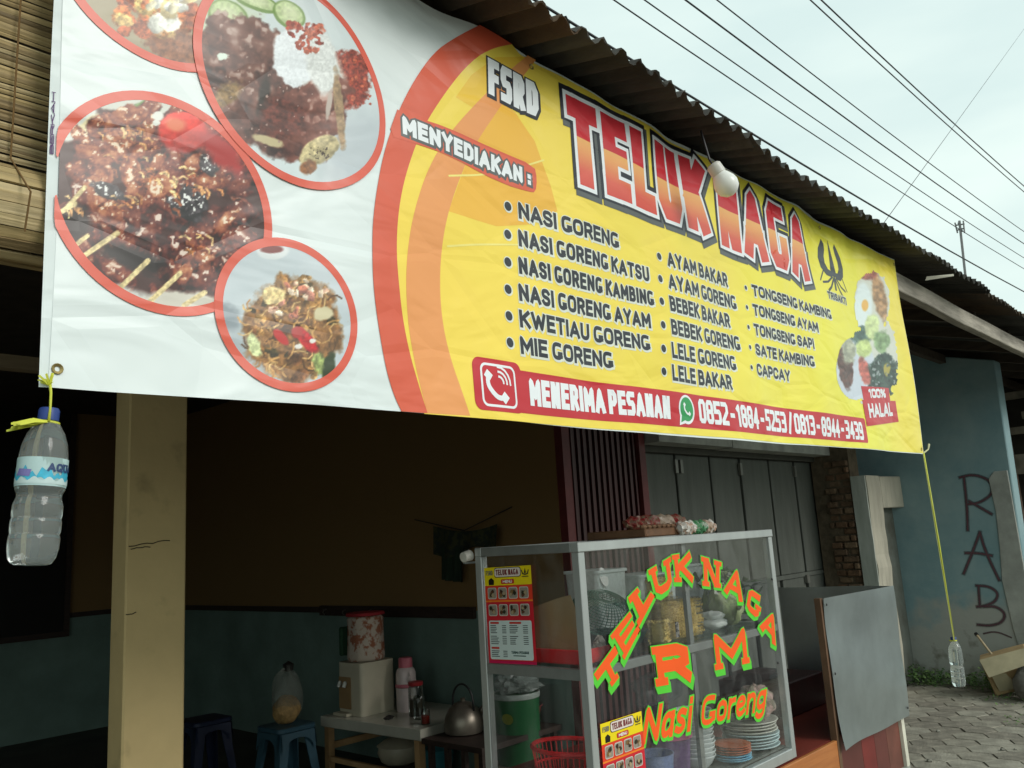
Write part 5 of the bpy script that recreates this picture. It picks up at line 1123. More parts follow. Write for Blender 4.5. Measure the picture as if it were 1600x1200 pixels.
# two menu sheets
def menu_sheet(label, place, seed):
    """place(s, t): unit sheet (s right 0..1, t up 0..1.45) -> world; second value lifts layers"""
    t = thing('menu_poster', label, 'poster', place(.5, 0, 0)); rs = random.Random(seed)
    def lay(name, polys, L, mt): sheet_mesh(polys, lambda u, v: place(u, v, L), None, False).build(name, mt, t)
    R4 = lambda x0, y0, x1, y1: [(x0, y0), (x1, y0), (x1, y1), (x0, y1)]
    Rr = lambda x0, y0, x1, y1, r=.03: rrect(x0, y0, x1, y1, r, 3)
    C = lambda nm, c: mat('menu_' + nm, lin(c)[:3], .35, var=.04)
    lay('sheet', [R4(0, 0, 1, 1.45)], 0, C('red', (206, 36, 50))); lay('print', [R4(0, 1.17, 1, 1.45)], 1, C('yellow', (240, 214, 24))); lay('print', [R4(.0, .92, 1, .945)], 1, C('orange', (240, 130, 40)))
    lay('print', [R4(0, .945, 1, 1.165)], 1, C('orange_red', (226, 64, 40))); lay('print', [R4(0, 0, 1, .04)], 1, C('magenta', (196, 24, 80)))
    lay('print', [Rr(.22, 1.29, .79, 1.46 - .02, .04)], 2, C('dark', (60, 40, 40))); lay('print', [Rr(.23, 1.30, .78, 1.45 - .02, .04)], 3, C('cream', (226, 214, 205)))
    lay('print', text_polys([[(.26 + a, 1.325 + b_) for a, b_ in q] for q in text_paths('TELUK NAGA', .48, .085, .018, 'block', gap=.4)], .018), 4, C('maroon', (120, 40, 44)))
    lay('print', text_polys([[(.04 + a, 1.33 + b_) for a, b_ in q] for q in text_paths('FSRD', .15, .07, .012, 'block')], .012), 4, C('grey', (120, 120, 110)))
    lay('print', [[(.88, 1.42), (.86, 1.34), (.90, 1.34)]] + thicken([(.81, 1.38), (.83, 1.33), (.88, 1.32), (.93, 1.33), (.95, 1.38)], .018) + thicken([(.82, 1.29), (.94, 1.29)], .012), 4, C('ink', (40, 44, 48)))
    lay('print', [Rr(.36, 1.19, .64, 1.26, .02)], 3, C('label_red', (196, 50, 40))); lay('print', text_polys([[(.40 + a, 1.205 + b_) for a, b_ in q] for q in text_paths('MENU', .20, .042, .011, 'block')], .011), 4, C('white', (236, 236, 230)))
    lay('print', [[(.09, 1.18), (.20, 1.18), (.21, 1.25), (.15, 1.29), (.09, 1.26)]], 2, C('black', (26, 24, 22)))
    for r_ in range(2):
        for c_ in range(4):
            x0 = .06 + c_ * .225; y0 = .965 - r_ * .255; lay('print', [Rr(x0, y0, x0 + .19, y0 + .175, .03)], 3, C('cream2', (200, 200, 190))); lay('print', [Rr(x0 + .012, y0 + .012, x0 + .178, y0 + .163, .025)], 4, C('dish', (150, 140, 128)))
            for k in range(5):
                cx, cy = x0 + rs.uniform(.05, .14), y0 + rs.uniform(.05, .13)
                lay('print', [[(cx + rs.uniform(.02, .045) * math.cos(i * 1.05), cy + rs.uniform(.02, .045) * math.sin(i * 1.05)) for i in range(6)]], 5 + k * .5, C(('food_a', 'food_b', 'food_c', 'food_d', 'food_e')[k], ((60, 40, 30), (96, 60, 40), (130, 100, 60), (50, 50, 36), (170, 150, 120))[k]))
    lay('print', [R4(.03, .64, .97, .685)], 1, C('red', (0, 0, 0)))
    lay('print', [Rr(.05, .06, .95, .64, .03)], 3, C('pale', (205, 218, 216)))
    tabs = [Rr(.08, .59, .27, .62, .012), Rr(.49, .59, .74, .62, .012), Rr(.08, .215, .25, .245, .012)]
    lay('print', tabs, 4, C('label_red', (0, 0, 0)))
    ln = []
    for x0, x1, xp0, xp1, rows in ((.08, .27, .33, .42, (.56, .533, .506, .479, .452, .40, .372, .344, .316, .288, .18, .153, .126, .10)), (.49, .68, .77, .87, (.56, .533, .506, .479, .452, .40, .372, .344, .316, .288))):
        for y in rows: ln += [R4(x0, y, x0 + (x1 - x0) * rs.uniform(.55, 1), y + .011), R4(xp0, y, xp1, y + .010)]
    lay('print', ln, 4, C('ink', (0, 0, 0)))
    lay('print', text_polys([[(.50 + a, .15 + b_) for a, b_ in q] for q in text_paths('TERIMA PESANAN', .36, .04, .008, 'block')], .008) + [R4(.54, .115, .80, .128)], 4, C('teal', (30, 70, 66)))
A_, B_, D_ = onX(760, 887, SX0 + .001), onX(830, 882, SX0 + .001), onX(765, 1037, SX0 + .001)
def pl1(s_, v, L): y = 1.931 - .198 * s_; z = 1.1375 + .2865 * v / 1.45; return (SX0 + .0005 - L * .0005 - .004, y, z + .004 * s_)
menu_sheet('menu poster hung on the left glass side of the showcase', pl1, 5)
P2 = onY(937, 1133, SY0)
def pl2(s_, v, L): return (P2[0] + .200 * s_, SY0 - .001 - L * .0005, P2[2] - .286 + .286 * v / 1.45 + .002)
menu_sheet('menu poster stuck low on the front glass below the orange letters', pl2, 6)

# cart body
M_orw = mat('varnished_wood', (.50, .19, .055), .45, c2=(.36, .12, .035), scale=2.5, stretch=(1, 3, 14), bump=.15); M_rdk = mat('cart_maroon', (.115, .03, .024), .5, var=.3, scale=4)
ct = thing('food_cart', 'wooden food cart with orange front board carrying the showcase and tin windscreen', 'cart', (3.1, 1.9, 0))
MB().box((1.90, 1.536, .18), (3.445, 1.552, .648)).build('front_board', M_orw, ct, bevel=.002)
MB().box((1.90, 1.56, .60), (4.215, 2.42, .648)).build('deck', mat('deck_maroon', (.17, .03, .02), .45, var=.3, scale=4), ct)
MB().box((1.885, 1.555, .18), (1.90, 2.42, .648)).build('end_board', M_orw, ct)
n_ = 0
for x0, x1, mt in ((3.52, 3.74, M_rdk), (3.742, 3.88, mat('cart_red', (.17, .022, .018), .5, var=.2)), (3.882, 4.02, M_rdk), (4.022, 4.18, mat('cart_brown', (.15, .05, .035), .55, var=.3))): MB().box((x0, 1.565, .385), (x1, 1.580, .62)).build('lower_board', mt, ct)
MB().box((4.18, 1.55, .33), (4.215, 1.585, .625)).build('end_post', mat('pale_batten', (.62, .60, .50), .7, var=.15), ct)
MB().box((3.30, 1.548, .355), (4.21, 1.59, .385)).build('bottom_batten', mat('grey_batten', (.32, .33, .29), .7, var=.2), ct)
MB().box((3.438, 1.534, .18), (3.464, 1.56, 1.196)).build('corner_batten', mat('brown_batten', (.12, .065, .035), .7, var=.3, scale=8), ct)
for (x, y) in ((1.92, 1.6), (1.92, 2.36), (4.15, 1.62), (4.15, 2.36)): MB().box((x, y, 0), (x + .045, y + .045, .6)).build('leg', MATS['brown_batten'], ct)
for x in (2.4, 3.6):
    wh = MB().lathe([(.17, -.02), (.19, -.02), (.20, 0), (.19, .02), (.17, .02)], (x, 2.48, .2), 28, Matrix.Rotation(R_(90), 4, 'X')).build('wheel', mat('tyre', (.03, .03, .03), .8), ct, smooth=True)
# tin windscreen: bent sheet, slightly buckled
M_tin = mat('galvanised_tin', (.44, .49, .50), .32, .85, var=.22, scale=3.0, bump=.35, bscale=3.0)
ws_ = thing('tin_windscreen', 'galvanised tin windscreen sheet standing on the right end of the cart', 'windscreen', (3.85, 1.54, .6))
def tin(P, N=18, M=24, thick=.002):
    vs = []; 
    for j in range(M + 1):
        for i in range(N + 1): vs.append(P(i / N, j / M))
    fs = [(j * (N + 1) + i, j * (N + 1) + i + 1, (j + 1) * (N + 1) + i + 1, (j + 1) * (N + 1) + i) for j in range(M) for i in range(N)]
    return MB().add(vs, fs)
tin(lambda s, t: (3.453 + .766 * s, 1.524 + .008 * math.sin(3.2 * s + 1.5 * t) + .003 * math.sin(9 * t + 3 * s) - .022 * (1 - s) ** 2 * (t - .55) ** 2 * 2, .610 + .578 * t - .012 * s * (1 - t) + .008 * (1 - s) * t + .004 * math.sin(8 * s) * (1 - t))).build('front_sheet', M_tin, ws_, smooth='all')
tin(lambda s, t: (4.222 + .01 * math.sin(3 * s + t), 1.535 + .56 * s, .655 + .53 * t + .002 * math.sin(6 * s))).build('side_sheet', M_tin, ws_, smooth='all')
for (x, z) in ((3.463, 1.17), (3.463, .9), (3.463, .64), (4.2, .64), (4.2, 1.15)): MB().lathe([(.006, 0), (.004, .003), (.001, .004)], (0, 0, 0), 8, Matrix.Translation((x, 1.520, z)) @ Matrix.Rotation(R_(90), 4, 'X')).build('nail', MATS['screw_dark'], ws_)
# stove box on the deck behind the tin
t = thing('stove_box', 'dark maroon stove box on the cart deck behind the tin windscreen', 'stove', (3.9, 2.0, .65))
MB().box((3.70, 1.86, .649), (4.10, 2.20, .80)).build('box', mat('stove_maroon', (.05, .008, .008), .45, var=.3), t, bevel=.006)
MB().lathe([(.10, 0), (.115, .01), (.11, .025), (.07, .03), (.065, .012)], (3.82, 2.02, .801), 24).build('burner', mat('burner', (.03, .03, .035), .5, .5), t, smooth=True)
MB().box((3.66, 1.95, .80), (3.80, 2.1, .845)).build('grate', mat('grate', (.06, .02, .02), .6), t, bevel=.004)
# ================================================================== INSIDE THE SHOWCASE
SHT = SH + .0065; FLT = SZ0 + .0445
def lay1(nm, label, cat, mb, mt, loc, group=None, smooth=True): 
    o = mb.build(nm, mt, smooth=smooth, loc=loc); tag(o, label, cat, group); return o
M_milk = translucent('milky_plastic', (.66, .74, .74), .8)
def tub(label, c, w_, d_, h_, mt):
    t = thing('plastic_container', label, 'container', c)
    m = MB(); P0 = rrect(-w_ * .44, -d_ * .44, w_ * .44, d_ * .44, .02); P1 = rrect(-w_ / 2, -d_ / 2, w_ / 2, d_ / 2, .02); n = len(P0)
    vs = [(c[0] + x, c[1] + y, c[2]) for x, y in P0] + [(c[0] + x, c[1] + y, c[2] + h_) for x, y in P1]
    m.add(vs, [tuple(range(n))[::-1]] + [(i, (i + 1) % n, n + (i + 1) % n, n + i) for i in range(n)]); m.build('tub', mt, t, smooth=True)
    m = MB(); o_ = rrect(-w_ / 2 - .006, -d_ / 2 - .006, w_ / 2 + .006, d_ / 2 + .006, .022)
    m.prism(o_, c[2] + h_ + .0005, c[2] + h_ + .010, lambda p, d: (c[0] + p[0], c[1] + p[1], d)); m.build('lid', mt, t); return t
tub('tall milky plastic container on the upper shelf behind the green strainer', (2.40, 1.87, SHT), .17, .15, .235, M_milk)
tub('wider milky plastic container on the upper shelf behind the noodle bag', (2.66, 1.86, SHT), .24, .16, .205, M_milk)
tub('shallow milky box on the upper shelf under the right N letter', (3.00, 1.89, SHT), .17, .12, .22, translucent('milky_plastic_b', (.44, .49, .49), .75))
# green colander: wire-mesh bowl tipped toward the street
gc = (2.215, 1.70, SHT); t = thing('colander', 'dark green perforated plastic colander tipped on its side on the upper shelf', 'colander', gc)
M_gr_ = mat('green_plastic', (.015, .10, .065), .35, var=.15)
T = Matrix.Translation((2.225, 1.72, SHT + .105)) @ Matrix.Rotation(R_(-20), 4, 'Z') @ Matrix.Rotation(R_(-150), 4, 'X')
m = MB()
for k in range(15):
    ph = R_(6 + k * 5.9); r = .108 * math.sin(ph) / math.sin(R_(88.6)); zz = -.075 * math.cos(ph)
    if r > .01: m.tube([T @ Vector((r * math.cos(a), r * math.sin(a), zz)) for a in [i * math.pi / 18 for i in range(36)]], .0014, 4, True)
for k in range(44):
    a = 2 * math.pi * k / 44; m.tube([T @ Vector((.108 * math.sin(R_(p_)) * math.cos(a + p_ * .003), .108 * math.sin(R_(p_)) * math.sin(a + p_ * .003), -.075 * math.cos(R_(p_)))) for p_ in range(14, 91, 19)], .0013, 4)
m.build('mesh_bowl', M_gr_, t)
MB().tube([T @ Vector((.110 * math.cos(a), .110 * math.sin(a), .002)) for a in [i * math.pi / 20 for i in range(40)]], .0045, 6, True).build('rim', M_gr_, t, smooth='all')
t = thing('plastic_bowl', 'dark green plastic bowl under the colander on the upper shelf', 'bowl', (2.24, 1.70, SHT))
MB().lathe([(.05, 0), (.085, .02), (.105, .055), (.108, .06), (.10, .056), (.08, .024), (.01, .008)], (2.24, 1.69, SHT), 28).build('bowl', mat('deep_green', (.008, .04, .03), .35), t, smooth=True)
sp = MB().lathe([(.001, -.004), (.018, -.002), (.022, .004), (.001, .006)], (0, 0, 0), 16, Matrix.Translation(tuple(onY(942, 902, 1.80))) @ Matrix.Rotation(R_(75), 4, 'X') @ Matrix.Scale(1.5, 4, (0, 1, 0)))
tip = Vector(onY(942, 907, 1.80)); sp.tube([tip, tip + Vector((.01, 0, -.13))], .004, 6)
lay1('spoon', 'white plastic spoon standing beside the green colander', 'spoon', sp, mat('spoon_white', (.7, .7, .68), .4), tuple(tip - Vector((0, 0, .13))))
# bag of dried noodles: many curly strands in a block under clear film
M_nood = mat('dried_noodle', (.74, .58, .22), .6, var=.25, scale=20)
def noodle_bag(label, c, w_, d_, h_, n_, rz_=0):
    t = thing('noodle_pack', label, 'noodles', c); T = Matrix.Translation(c) @ Matrix.Rotation(rz_, 4, 'Z')
    m = MB(); rs = random.Random(int(c[0] * 1000))
    for k in range(n_):
        x, y, z = rs.uniform(-w_ / 2, w_ / 2), rs.choice((-1, -1, 1)) * d_ / 2 * rs.uniform(.8, 1), rs.uniform(.005, h_)
        if k % 4 == 0: z = h_ * rs.uniform(.93, 1); y = rs.uniform(-d_ / 2, d_ / 2)
        if k % 5 == 1: x = -w_ / 2 * rs.uniform(.9, 1); y = rs.uniform(-d_ / 2, d_ / 2)
        pts = []; a = rs.uniform(0, 6.28)
        for i in range(9): pts.append(T @ Vector((max(-w_ * .53, min(w_ * .53, x + .007 * i * math.cos(a * .1) - .028)), y + .003 * math.sin(i * 2.4 + a), z + .0035 * math.cos(i * 2.4 + a))))
        m.tube(pts, .0013, 3)
    m.build('noodle_strands', M_nood, t); MB().box((-w_ * .44, -d_ * .42, 0), (w_ * .44, d_ * .42, h_ * .95), T).build('noodle_block', M_nood, t, bevel=.008)
    MB().box((-w_ * .54, -d_ * .56, 0), (w_ * .54, d_ * .56, h_ * 1.05), T).build('clear_film', glass('film', (.97, .97, .95), .12, .15), t, bevel=.012)
    return t
nb = noodle_bag('clear bag packed with yellow dried noodles in the middle of the upper shelf', (2.585, 1.70, SHT), .20, .12, .125, 620, R_(-8))
lb = onY(1057, 980, 1.63); MB().box((lb[0] - .008, 1.628, SHT + .01), (lb[0] + .012, 1.630, SHT + .06)).build('barcode_label', mat('label_paper', (.5, .45, .42), .6, c2=(.1, .09, .09), scale=90, thr=(.48, .52)), nb)
noodle_bag('second bag of noodles standing behind the yellow noodle bag', (2.625, 1.79, SHT), .11, .09, .20, 300)
noodle_bag('small bag of noodles leaning left of the big noodle bag', (2.42, 1.64, SHT), .06, .06, .075, 120, R_(20))
# wrapped lettuce, leaves, white rice cakes
lc = (2.965, 1.70, SHT); t = thing('lettuce_bag', 'pale green lettuce in a clear plastic bag on the upper shelf', 'vegetable', lc)
crumple(lc, .065, .06, .07, 4, .22).build('lettuce', mat('lettuce_green', (.36, .43, .17), .6, c2=(.50, .54, .33), scale=14), t, smooth=True)
crumple((2.95, 1.70, SHT), .08, .07, .098, 9, .16).build('bag', glass('film2', (.96, .97, .96), .16, .2), t)
m = crumple((2.835, 1.68, SHT), .058, .05, .020, 5, .14); m2 = crumple((2.84, 1.685, SHT + .030), .052, .045, .016, 6, .14)
t = thing('rice_cake_pack', 'white wrapped rice cakes stacked between noodles and lettuce', 'food pack', (2.835, 1.68, SHT))
m.build('rice_cake', mat('pack_white', (.62, .64, .62), .35, var=.1), t, smooth='all'); m2.build('rice_cake', MATS['pack_white'], t, smooth='all')
lf = MB(); rs = random.Random(2)
for k in range(70):
    c = Vector((rs.uniform(3.0, 3.09), rs.uniform(1.62, 1.86), SHT + rs.uniform(.0, .20))); a = rs.uniform(0, 6.28); e = rs.uniform(-.5, .9); L_ = rs.uniform(.04, .085)
    d = Vector((math.cos(a) * math.cos(e), math.sin(a) * math.cos(e), math.sin(e))) * L_; s_ = Vector((-math.sin(a), math.cos(a), rs.uniform(-.3, .3))) * L_ * .28
    lf.add([c, c + d * .4 + s_, c + d, c + d * .4 - s_, c + d * .5 + Vector((0, 0, .006))], [(0, 4, 1), (1, 4, 2), (2, 4, 3), (3, 4, 0)])
for v in range(len(lf.v)): x, y, z = lf.v[v]; lf.v[v] = (min(x, 3.10), min(max(y, 1.562), 1.95), max(z, SHT + .001))
tag(lf.build('banana_leaves', mat('dark_leaf', (.035, .07, .025), .45, c2=(.07, .11, .05), scale=10), loc=(3.04, 1.74, SHT)), 'pile of folded dark green leaves at the right end of the upper shelf', 'leaves', kind='stuff')
# red tray with a brown paper sheet
t = thing('tray', 'red plastic tray at the left end of the upper shelf', 'tray', (2.03, 1.75, SHT)); M_rp = mat('red_plastic', (.55, .015, .02), .35, var=.1)
m = MB(); x0, x1, y0, y1 = 1.955, 2.185, 1.59, 1.93
m.box((x0 + .01, y0 + .01, SHT + .0005), (x1 - .01, y1 - .01, SHT + .004)); m.build('tray_floor', M_rp, t)
for a, b_ in (((x0, y0, SHT), (x0 + .008, y1, SHT + .040)), ((x1 - .008, y0, SHT), (x1, y1, SHT + .040)), ((x0 + .009, y0, SHT), (x1 - .009, y0 + .008, SHT + .040)), ((x0 + .009, y1 - .008, SHT), (x1 - .009, y1, SHT + .040))): MB().box(a, b_).build('tray_side', M_rp, t, bevel=.002)
q = [(1.97, 1.905, SHT + .02), (2.02, 1.60, SHT + .02), (1.965, 1.63, SHT + .195), (1.962, 1.68, SHT + .185), (1.956, 1.90, SHT + .125)]
m = MB().add([tuple(p_) for p_ in q], [(0, 1, 2, 3, 4)]); lay1('brown_paper', 'sheet of brown wrapping paper standing in the red tray', 'paper', m, mat('kraft_paper', (.30, .20, .10), .8, var=.12, scale=4, bump=.2), q[0], smooth=False)
m = crumple((2.06, 1.615, SHT + .006), .022, .018, .028, 8, .4, 6); lay1('sachet', 'small crumpled foil sachet in the red tray corner', 'sachet', m, mat('foil', (.45, .38, .34), .35, .4, var=.4, scale=30), (2.06, 1.615, SHT + .006), smooth=False)
# lower level: bowls, plates, tubs
M_bowl = mat('melamine_white', (.60, .64, .64), .3, var=.05); M_plate = mat('melamine_blue', (.50, .63, .65), .3, var=.06); M_plw = mat('melamine_cream', (.56, .56, .50), .3, var=.05)
def ring_prof(kind):
    if kind == 'bowl': return [(.028, 0), (.032, .004), (.050, .020), (.063, .042), (.0655, .046), (.0645, .048), (.060, .043), (.047, .023), (.03, .008), (.001, .007)]
    if kind == 'small': return [(.03, 0), (.045, .004), (.064, .012), (.066, .014), (.064, .015), (.044, .008), (.001, .006)]
    return [(.05, 0), (.062, .004), (.098, .014), (.104, .018), (.102, .020), (.095, .017), (.06, .008), (.001, .006)]
meshes = {}
def dish(kind, mt, loc, label, group, rot=0):
    k = (kind, mt.name)
    if k not in meshes: o = MB().lathe(ring_prof(kind), (0, 0, 0), 36).build(kind, mt, smooth='all'); meshes[k] = o.data; bpy.data.objects.remove(o)
    o = inst(meshes[k], {'bowl': 'bowl', 'small': 'small_plate', 'plate': 'plate'}[kind], loc, None, (random.uniform(-.02, .02), random.uniform(-.02, .02), rot))
    tag(o, label, 'bowl' if kind == 'bowl' else 'plate', group); return o
ORD = ['lowest', 'second from the bottom', 'third from the bottom', 'fourth from the bottom', 'fifth from the bottom', 'sixth from the bottom', 'seventh from the bottom', 'eighth from the bottom', 'ninth from the bottom', 'tenth from the bottom', 'topmost']
bxy = (2.650, 1.685)
for k in range(11): dish('bowl', M_bowl, (bxy[0] + random.uniform(-.003, .003), bxy[1], FLT + k * .0148), 'white bowl, %s of the tall stack behind the centre mullion' % ORD[k], 'white bowls stacked in the showcase')
pxy = (2.992, 1.665)
for k in range(9): dish('plate' , M_plate if k < 5 else M_plw, (pxy[0] + random.uniform(-.005, .005), pxy[1] + random.uniform(-.005, .005), FLT + k * .0105), ('pale blue plate, %s of the right hand plate stack' % ORD[k]) if k < 5 else 'cream plate, %s of the right hand plate stack under the cloth' % ORD[k], 'dinner plates stacked in the showcase')
oxy = (2.788, 1.628)
for k in range(7): dish('small', mat('dish_blue', (.16, .42, .58), .35) if k < 3 else mat('dish_orange', (.42, .095, .03), .35), (oxy[0] + random.uniform(-.003, .003), oxy[1], FLT + k * .0078), ('light blue small plate, %s of the small stack before the plates' % ORD[k]) if k < 3 else 'rust orange small plate, %s of the small stack before the plates' % ORD[k], 'small plates stacked in the showcase')
# chequered cloth thrown over the plates
cl = crumple((3.005, 1.64, FLT + .103), .070, .065, .055, 12, .30, 18)
M_cl = mat('cloth_pink', (.50, .33, .30), .9, c2=(.20, .17, .13), scale=26, thr=(.45, .56), bump=.6)
lay1('dishcloth', 'crumpled pink and brown dishcloth lying on the plate stack', 'cloth', cl, M_cl, (3.005, 1.64, FLT + .103), smooth='all')
# tubs at lower left
def cup(label, c, r, h_, mt, lidm=None, nm='tub'):
    t = thing(nm, label, 'tub', c)
    MB().lathe([(r * .78, 0), (r * .82, .002), (r, h_ - .004), (r * 1.04, h_ - .002), (r * 1.04, h_), (r * .97, h_), (r * .8, .006), (.001, .005)], c, 32).build('tub_body', mt, t, smooth=True)
    if lidm: MB().lathe([(r * 1.0, 0), (r * 1.1, .0), (r * 1.12, .006), (r * 1.1, .018), (r * .9, .020), (.001, .017)], (c[0], c[1], c[2] + h_ + .0005), 32).build('lid', lidm, t, smooth=True)
    return t
cup('open blue translucent tub at the bottom left behind the menu poster', (2.36, 1.66, FLT), .062, .115, translucent('tub_blue', (.22, .28, .50), .65))
cup('purple tub with bright pink lid beside the stack of bowls', (2.52, 1.70, FLT), .066, .128, translucent('tub_purple', (.22, .12, .30), .85), mat('lid_pink', (.72, .16, .34), .4))
cup('tall violet cup standing behind the centre mullion', (2.64, 1.83, FLT), .036, .20, mat('cup_violet', (.14, .03, .13), .4))
t = thing('basket', 'red plastic basket low at the left corner of the showcase', 'basket', (2.04, 1.73, FLT)); m = MB()
for (r, z) in ((.070, .004), (.080, .06), (.088, .135), (.094, .19)): m.tube([(2.045 + r * math.cos(a), 1.74 + r * 1.35 * math.sin(a), FLT + z) for a in [i * math.pi / 18 for i in range(36)]], .004 if z < .18 else .007, 6, True)
for k in range(40): a = 2 * math.pi * k / 40; m.tube([(2.045 + .070 * math.cos(a), 1.74 + .0945 * math.sin(a), FLT + .004), (2.045 + .094 * math.cos(a), 1.74 + .127 * math.sin(a), FLT + .19)], .002, 4)
m.build('woven_side', M_rp, t)
m = crumple((2.55, 1.76, FLT + .22), .11, .06, .05, 15, .3, 12); 
t = thing('plastic_bag', 'limp clear plastic bag hanging below the shelf behind the R letter', 'bag', (2.55, 1.76, SH - .17)); m.build('bag_film', translucent('film_grey', (.2, .22, .22), .3), t, smooth=True)
MB().tube([(2.55, 1.76, SH - .03), (2.55, 1.76, FLT + .30)], .002, 4).build('bag_tie', MATS['pack_white'], t)
# on top of the showcase
zt = SZ1 + .001
t = thing('tray', 'brown wooden tray lying on top of the showcase frame', 'tray', (2.74, 1.80, zt))
MB().box((2.48, 1.70, zt), (2.86, 1.96, zt + .028)).build('tray_board', mat('tray_brown', (.16, .08, .04), .6, var=.3, scale=14), t, bevel=.004)
MB().box((SX0 + .03, SY0 + .03, SZ1 - .012), (SX1 - .03, SY1 - .03, SZ1 - .006)).build('top_pane', G_pane, sc)
m = MB()
for k in range(7): m.lathe([(.01, 0), (.014, .006), (.009, .012)], (2.49 + k * .03, 1.715, zt + .0285), 8)
m.build('biscuit', mat('biscuit', (.2, .11, .06), .8), t)
def packet(label, c, L_, r, rz_, cols, seed):
    t = thing('food_packet', label, 'packet', c); rs = random.Random(seed); T = Matrix.Translation(Vector(c)) @ Matrix.Rotation(rz_, 4, 'Z') @ Matrix.Rotation(R_(90), 4, 'Y')
    n_ = len(cols); 
    for k, cm in enumerate(cols):
        a, b_ = -L_ / 2 + L_ * k / n_, -L_ / 2 + L_ * (k + 1) / n_
        rr = lambda u: r * (1 if .06 < (u + L_ / 2) / L_ < .94 else .55)
        MB().lathe([(rr(a + (b_ - a) * i / 5), a + (b_ - a) * i / 5) for i in range(6)], (0, 0, 0), 14, T, lambda al, z: 1 + .16 * math.sin(3 * al + z * 160) + .1 * math.sin(5 * al - z * 240)).build('wrapper', cm, t)
    return t
W1 = mat('wrap_white', (.62, .60, .56), .3, c2=(.40, .24, .16), scale=60, thr=(.45, .6)); W2 = mat('wrap_green', (.05, .20, .08), .3, c2=(.45, .48, .42), scale=40, thr=(.5, .65)); W3 = mat('wrap_red', (.26, .025, .025), .35, c2=(.24, .18, .12), scale=55, thr=(.42, .58)); W4 = mat('wrap_tan', (.30, .20, .12), .35, c2=(.55, .45, .38), scale=50)
packet('white and green wrapped food packet lying on the showcase top edge', (2.80, 1.69, zt + .024), .26, .024, R_(3), [W1, W1, W2, W2, W4, W1], 1)
packet('red and tan wrapped packet lying on the wooden tray behind the white packet', (2.74, 1.83, zt + .052), .30, .026, R_(-14), [W3, W3, W4, W3], 2)
# bare bulb clip seen at the back left corner
cpx = onY(730, 869, 2.0); t = thing('lamp_clip', 'small white clip lamp socket fixed to the back left top corner', 'lamp', tuple(cpx))
MB().lathe([(.001, -.02), (.016, -.018), (.018, .012), (.010, .02), (.001, .02)], (0, 0, 0), 14, Matrix.Translation(Vector(cpx)) @ Matrix.Rotation(R_(80), 4, 'Y')).build('socket', mat('lamp_white', (.55, .53, .48), .4), t, smooth=True)
MB().box((cpx[0] - .015, cpx[1] - .005, cpx[2] - .024), (cpx[0] + .06, cpx[1] + .005, cpx[2] - .018)).build('clip', M_alu2, t)

# ================================================================== SHOP ROOM
TZ = .45
t = thing('low_table', 'low table with white laminated top and bare wood legs by the teal wall', 'table', (3.7, 4.5, 0))
M_lam = mat('laminate', (.46, .44, .37), .22, var=.08); M_leg = mat('leg_wood', (.40, .24, .11), .7, var=.2)
TT = [(3.36, 4.99), (3.40, 4.03), (4.03, 4.10), (4.03, 5.04)]
MB().prism(TT, TZ - .065, TZ, lambda p_, d: (p_[0], p_[1], d)).build('table_top', M_lam, t, bevel=.004)
for (x, y) in ((3.38, 4.93), (3.42, 4.07), (3.97, 4.14), (3.97, 4.97)): MB().box((x, y, 0), (x + .045, y + .045, TZ - .066)).build('leg', M_leg, t)
MB().box((3.385, 4.115, .17), (3.41, 4.93, .20)).build('stretcher', M_leg, t)
MB().box((3.42, 4.945, .24), (3.97, 4.965, .28)).build('stretcher', M_leg, t)
# dispenser with cloth covered bottle
dc = (3.60, 4.80); t = thing('water_dispenser', 'cream water dispenser with patterned cloth over its bottle on the low table', 'dispenser', (*dc, TZ))
M_crm = mat('dispenser_cream', (.52, .47, .36), .4, var=.06)
P = rrect(-.14, -.13, .14, .13, .03)
MB().prism([(dc[0] + x, dc[1] + y) for x, y in P], TZ + .001, TZ + .33, lambda p_, d: (p_[0], p_[1], d)).build('cabinet', M_crm, t, smooth=True); cab = bpy.context.scene.collection.objects[-1]
MB().box((dc[0] - .146, dc[1] - .02, TZ + .04), (dc[0] - .1405, dc[1] + .11, TZ + .24)).build('tap_recess', mat('recess_tan', (.30, .19, .09), .6), cab, bevel=.002)
MB().box((dc[0] - .19, dc[1] - .03, TZ + .001), (dc[0] - .1405, dc[1] + .12, TZ + .02)).build('drip_tray', M_crm, cab, bevel=.003)
for y in (.02, .075): MB().lathe([(.001, -.03), (.013, -.028), (.013, 0), (.008, .01), (.001, .012)], (0, 0, 0), 12, Matrix.Translation((dc[0] - .162, dc[1] + y, TZ + .205)) @ Matrix.Rotation(R_(20), 4, 'Y')).build('tap', mat('tap_white', (.6, .6, .56), .3), cab, smooth=True)
M_batik = mat('batik_cloth', (.50, .42, .35), .9, c2=(.30, .11, .06), scale=13, thr=(.50, .56), bump=.4)
MB().lathe([(.12, 0), (.125, .02), (.122, .10), (.118, .20), (.12, .27), (.10, .285), (.001, .29)], (dc[0], dc[1], TZ + .335), 28, fn=lambda a, z: 1 + .03 * math.sin(9 * a + z * 6)).build('bottle_cover', M_batik, t, smooth='all')
MB().lathe([(.118, 0), (.13, .004), (.128, .022), (.001, .03)], (dc[0], dc[1], TZ + .62), 24, fn=lambda a, z: 1 + .04 * math.sin(7 * a)).build('cover_top', mat('cover_red', (.30, .015, .02), .8), t, smooth=True)
MB().box((dc[0] - .1, dc[1] + .13, TZ + .36), (dc[0] + .0, dc[1] + .17, TZ + .55)).build('green_flap', mat('flap_green', (.02, .06, .03), .9), t, bevel=.01)
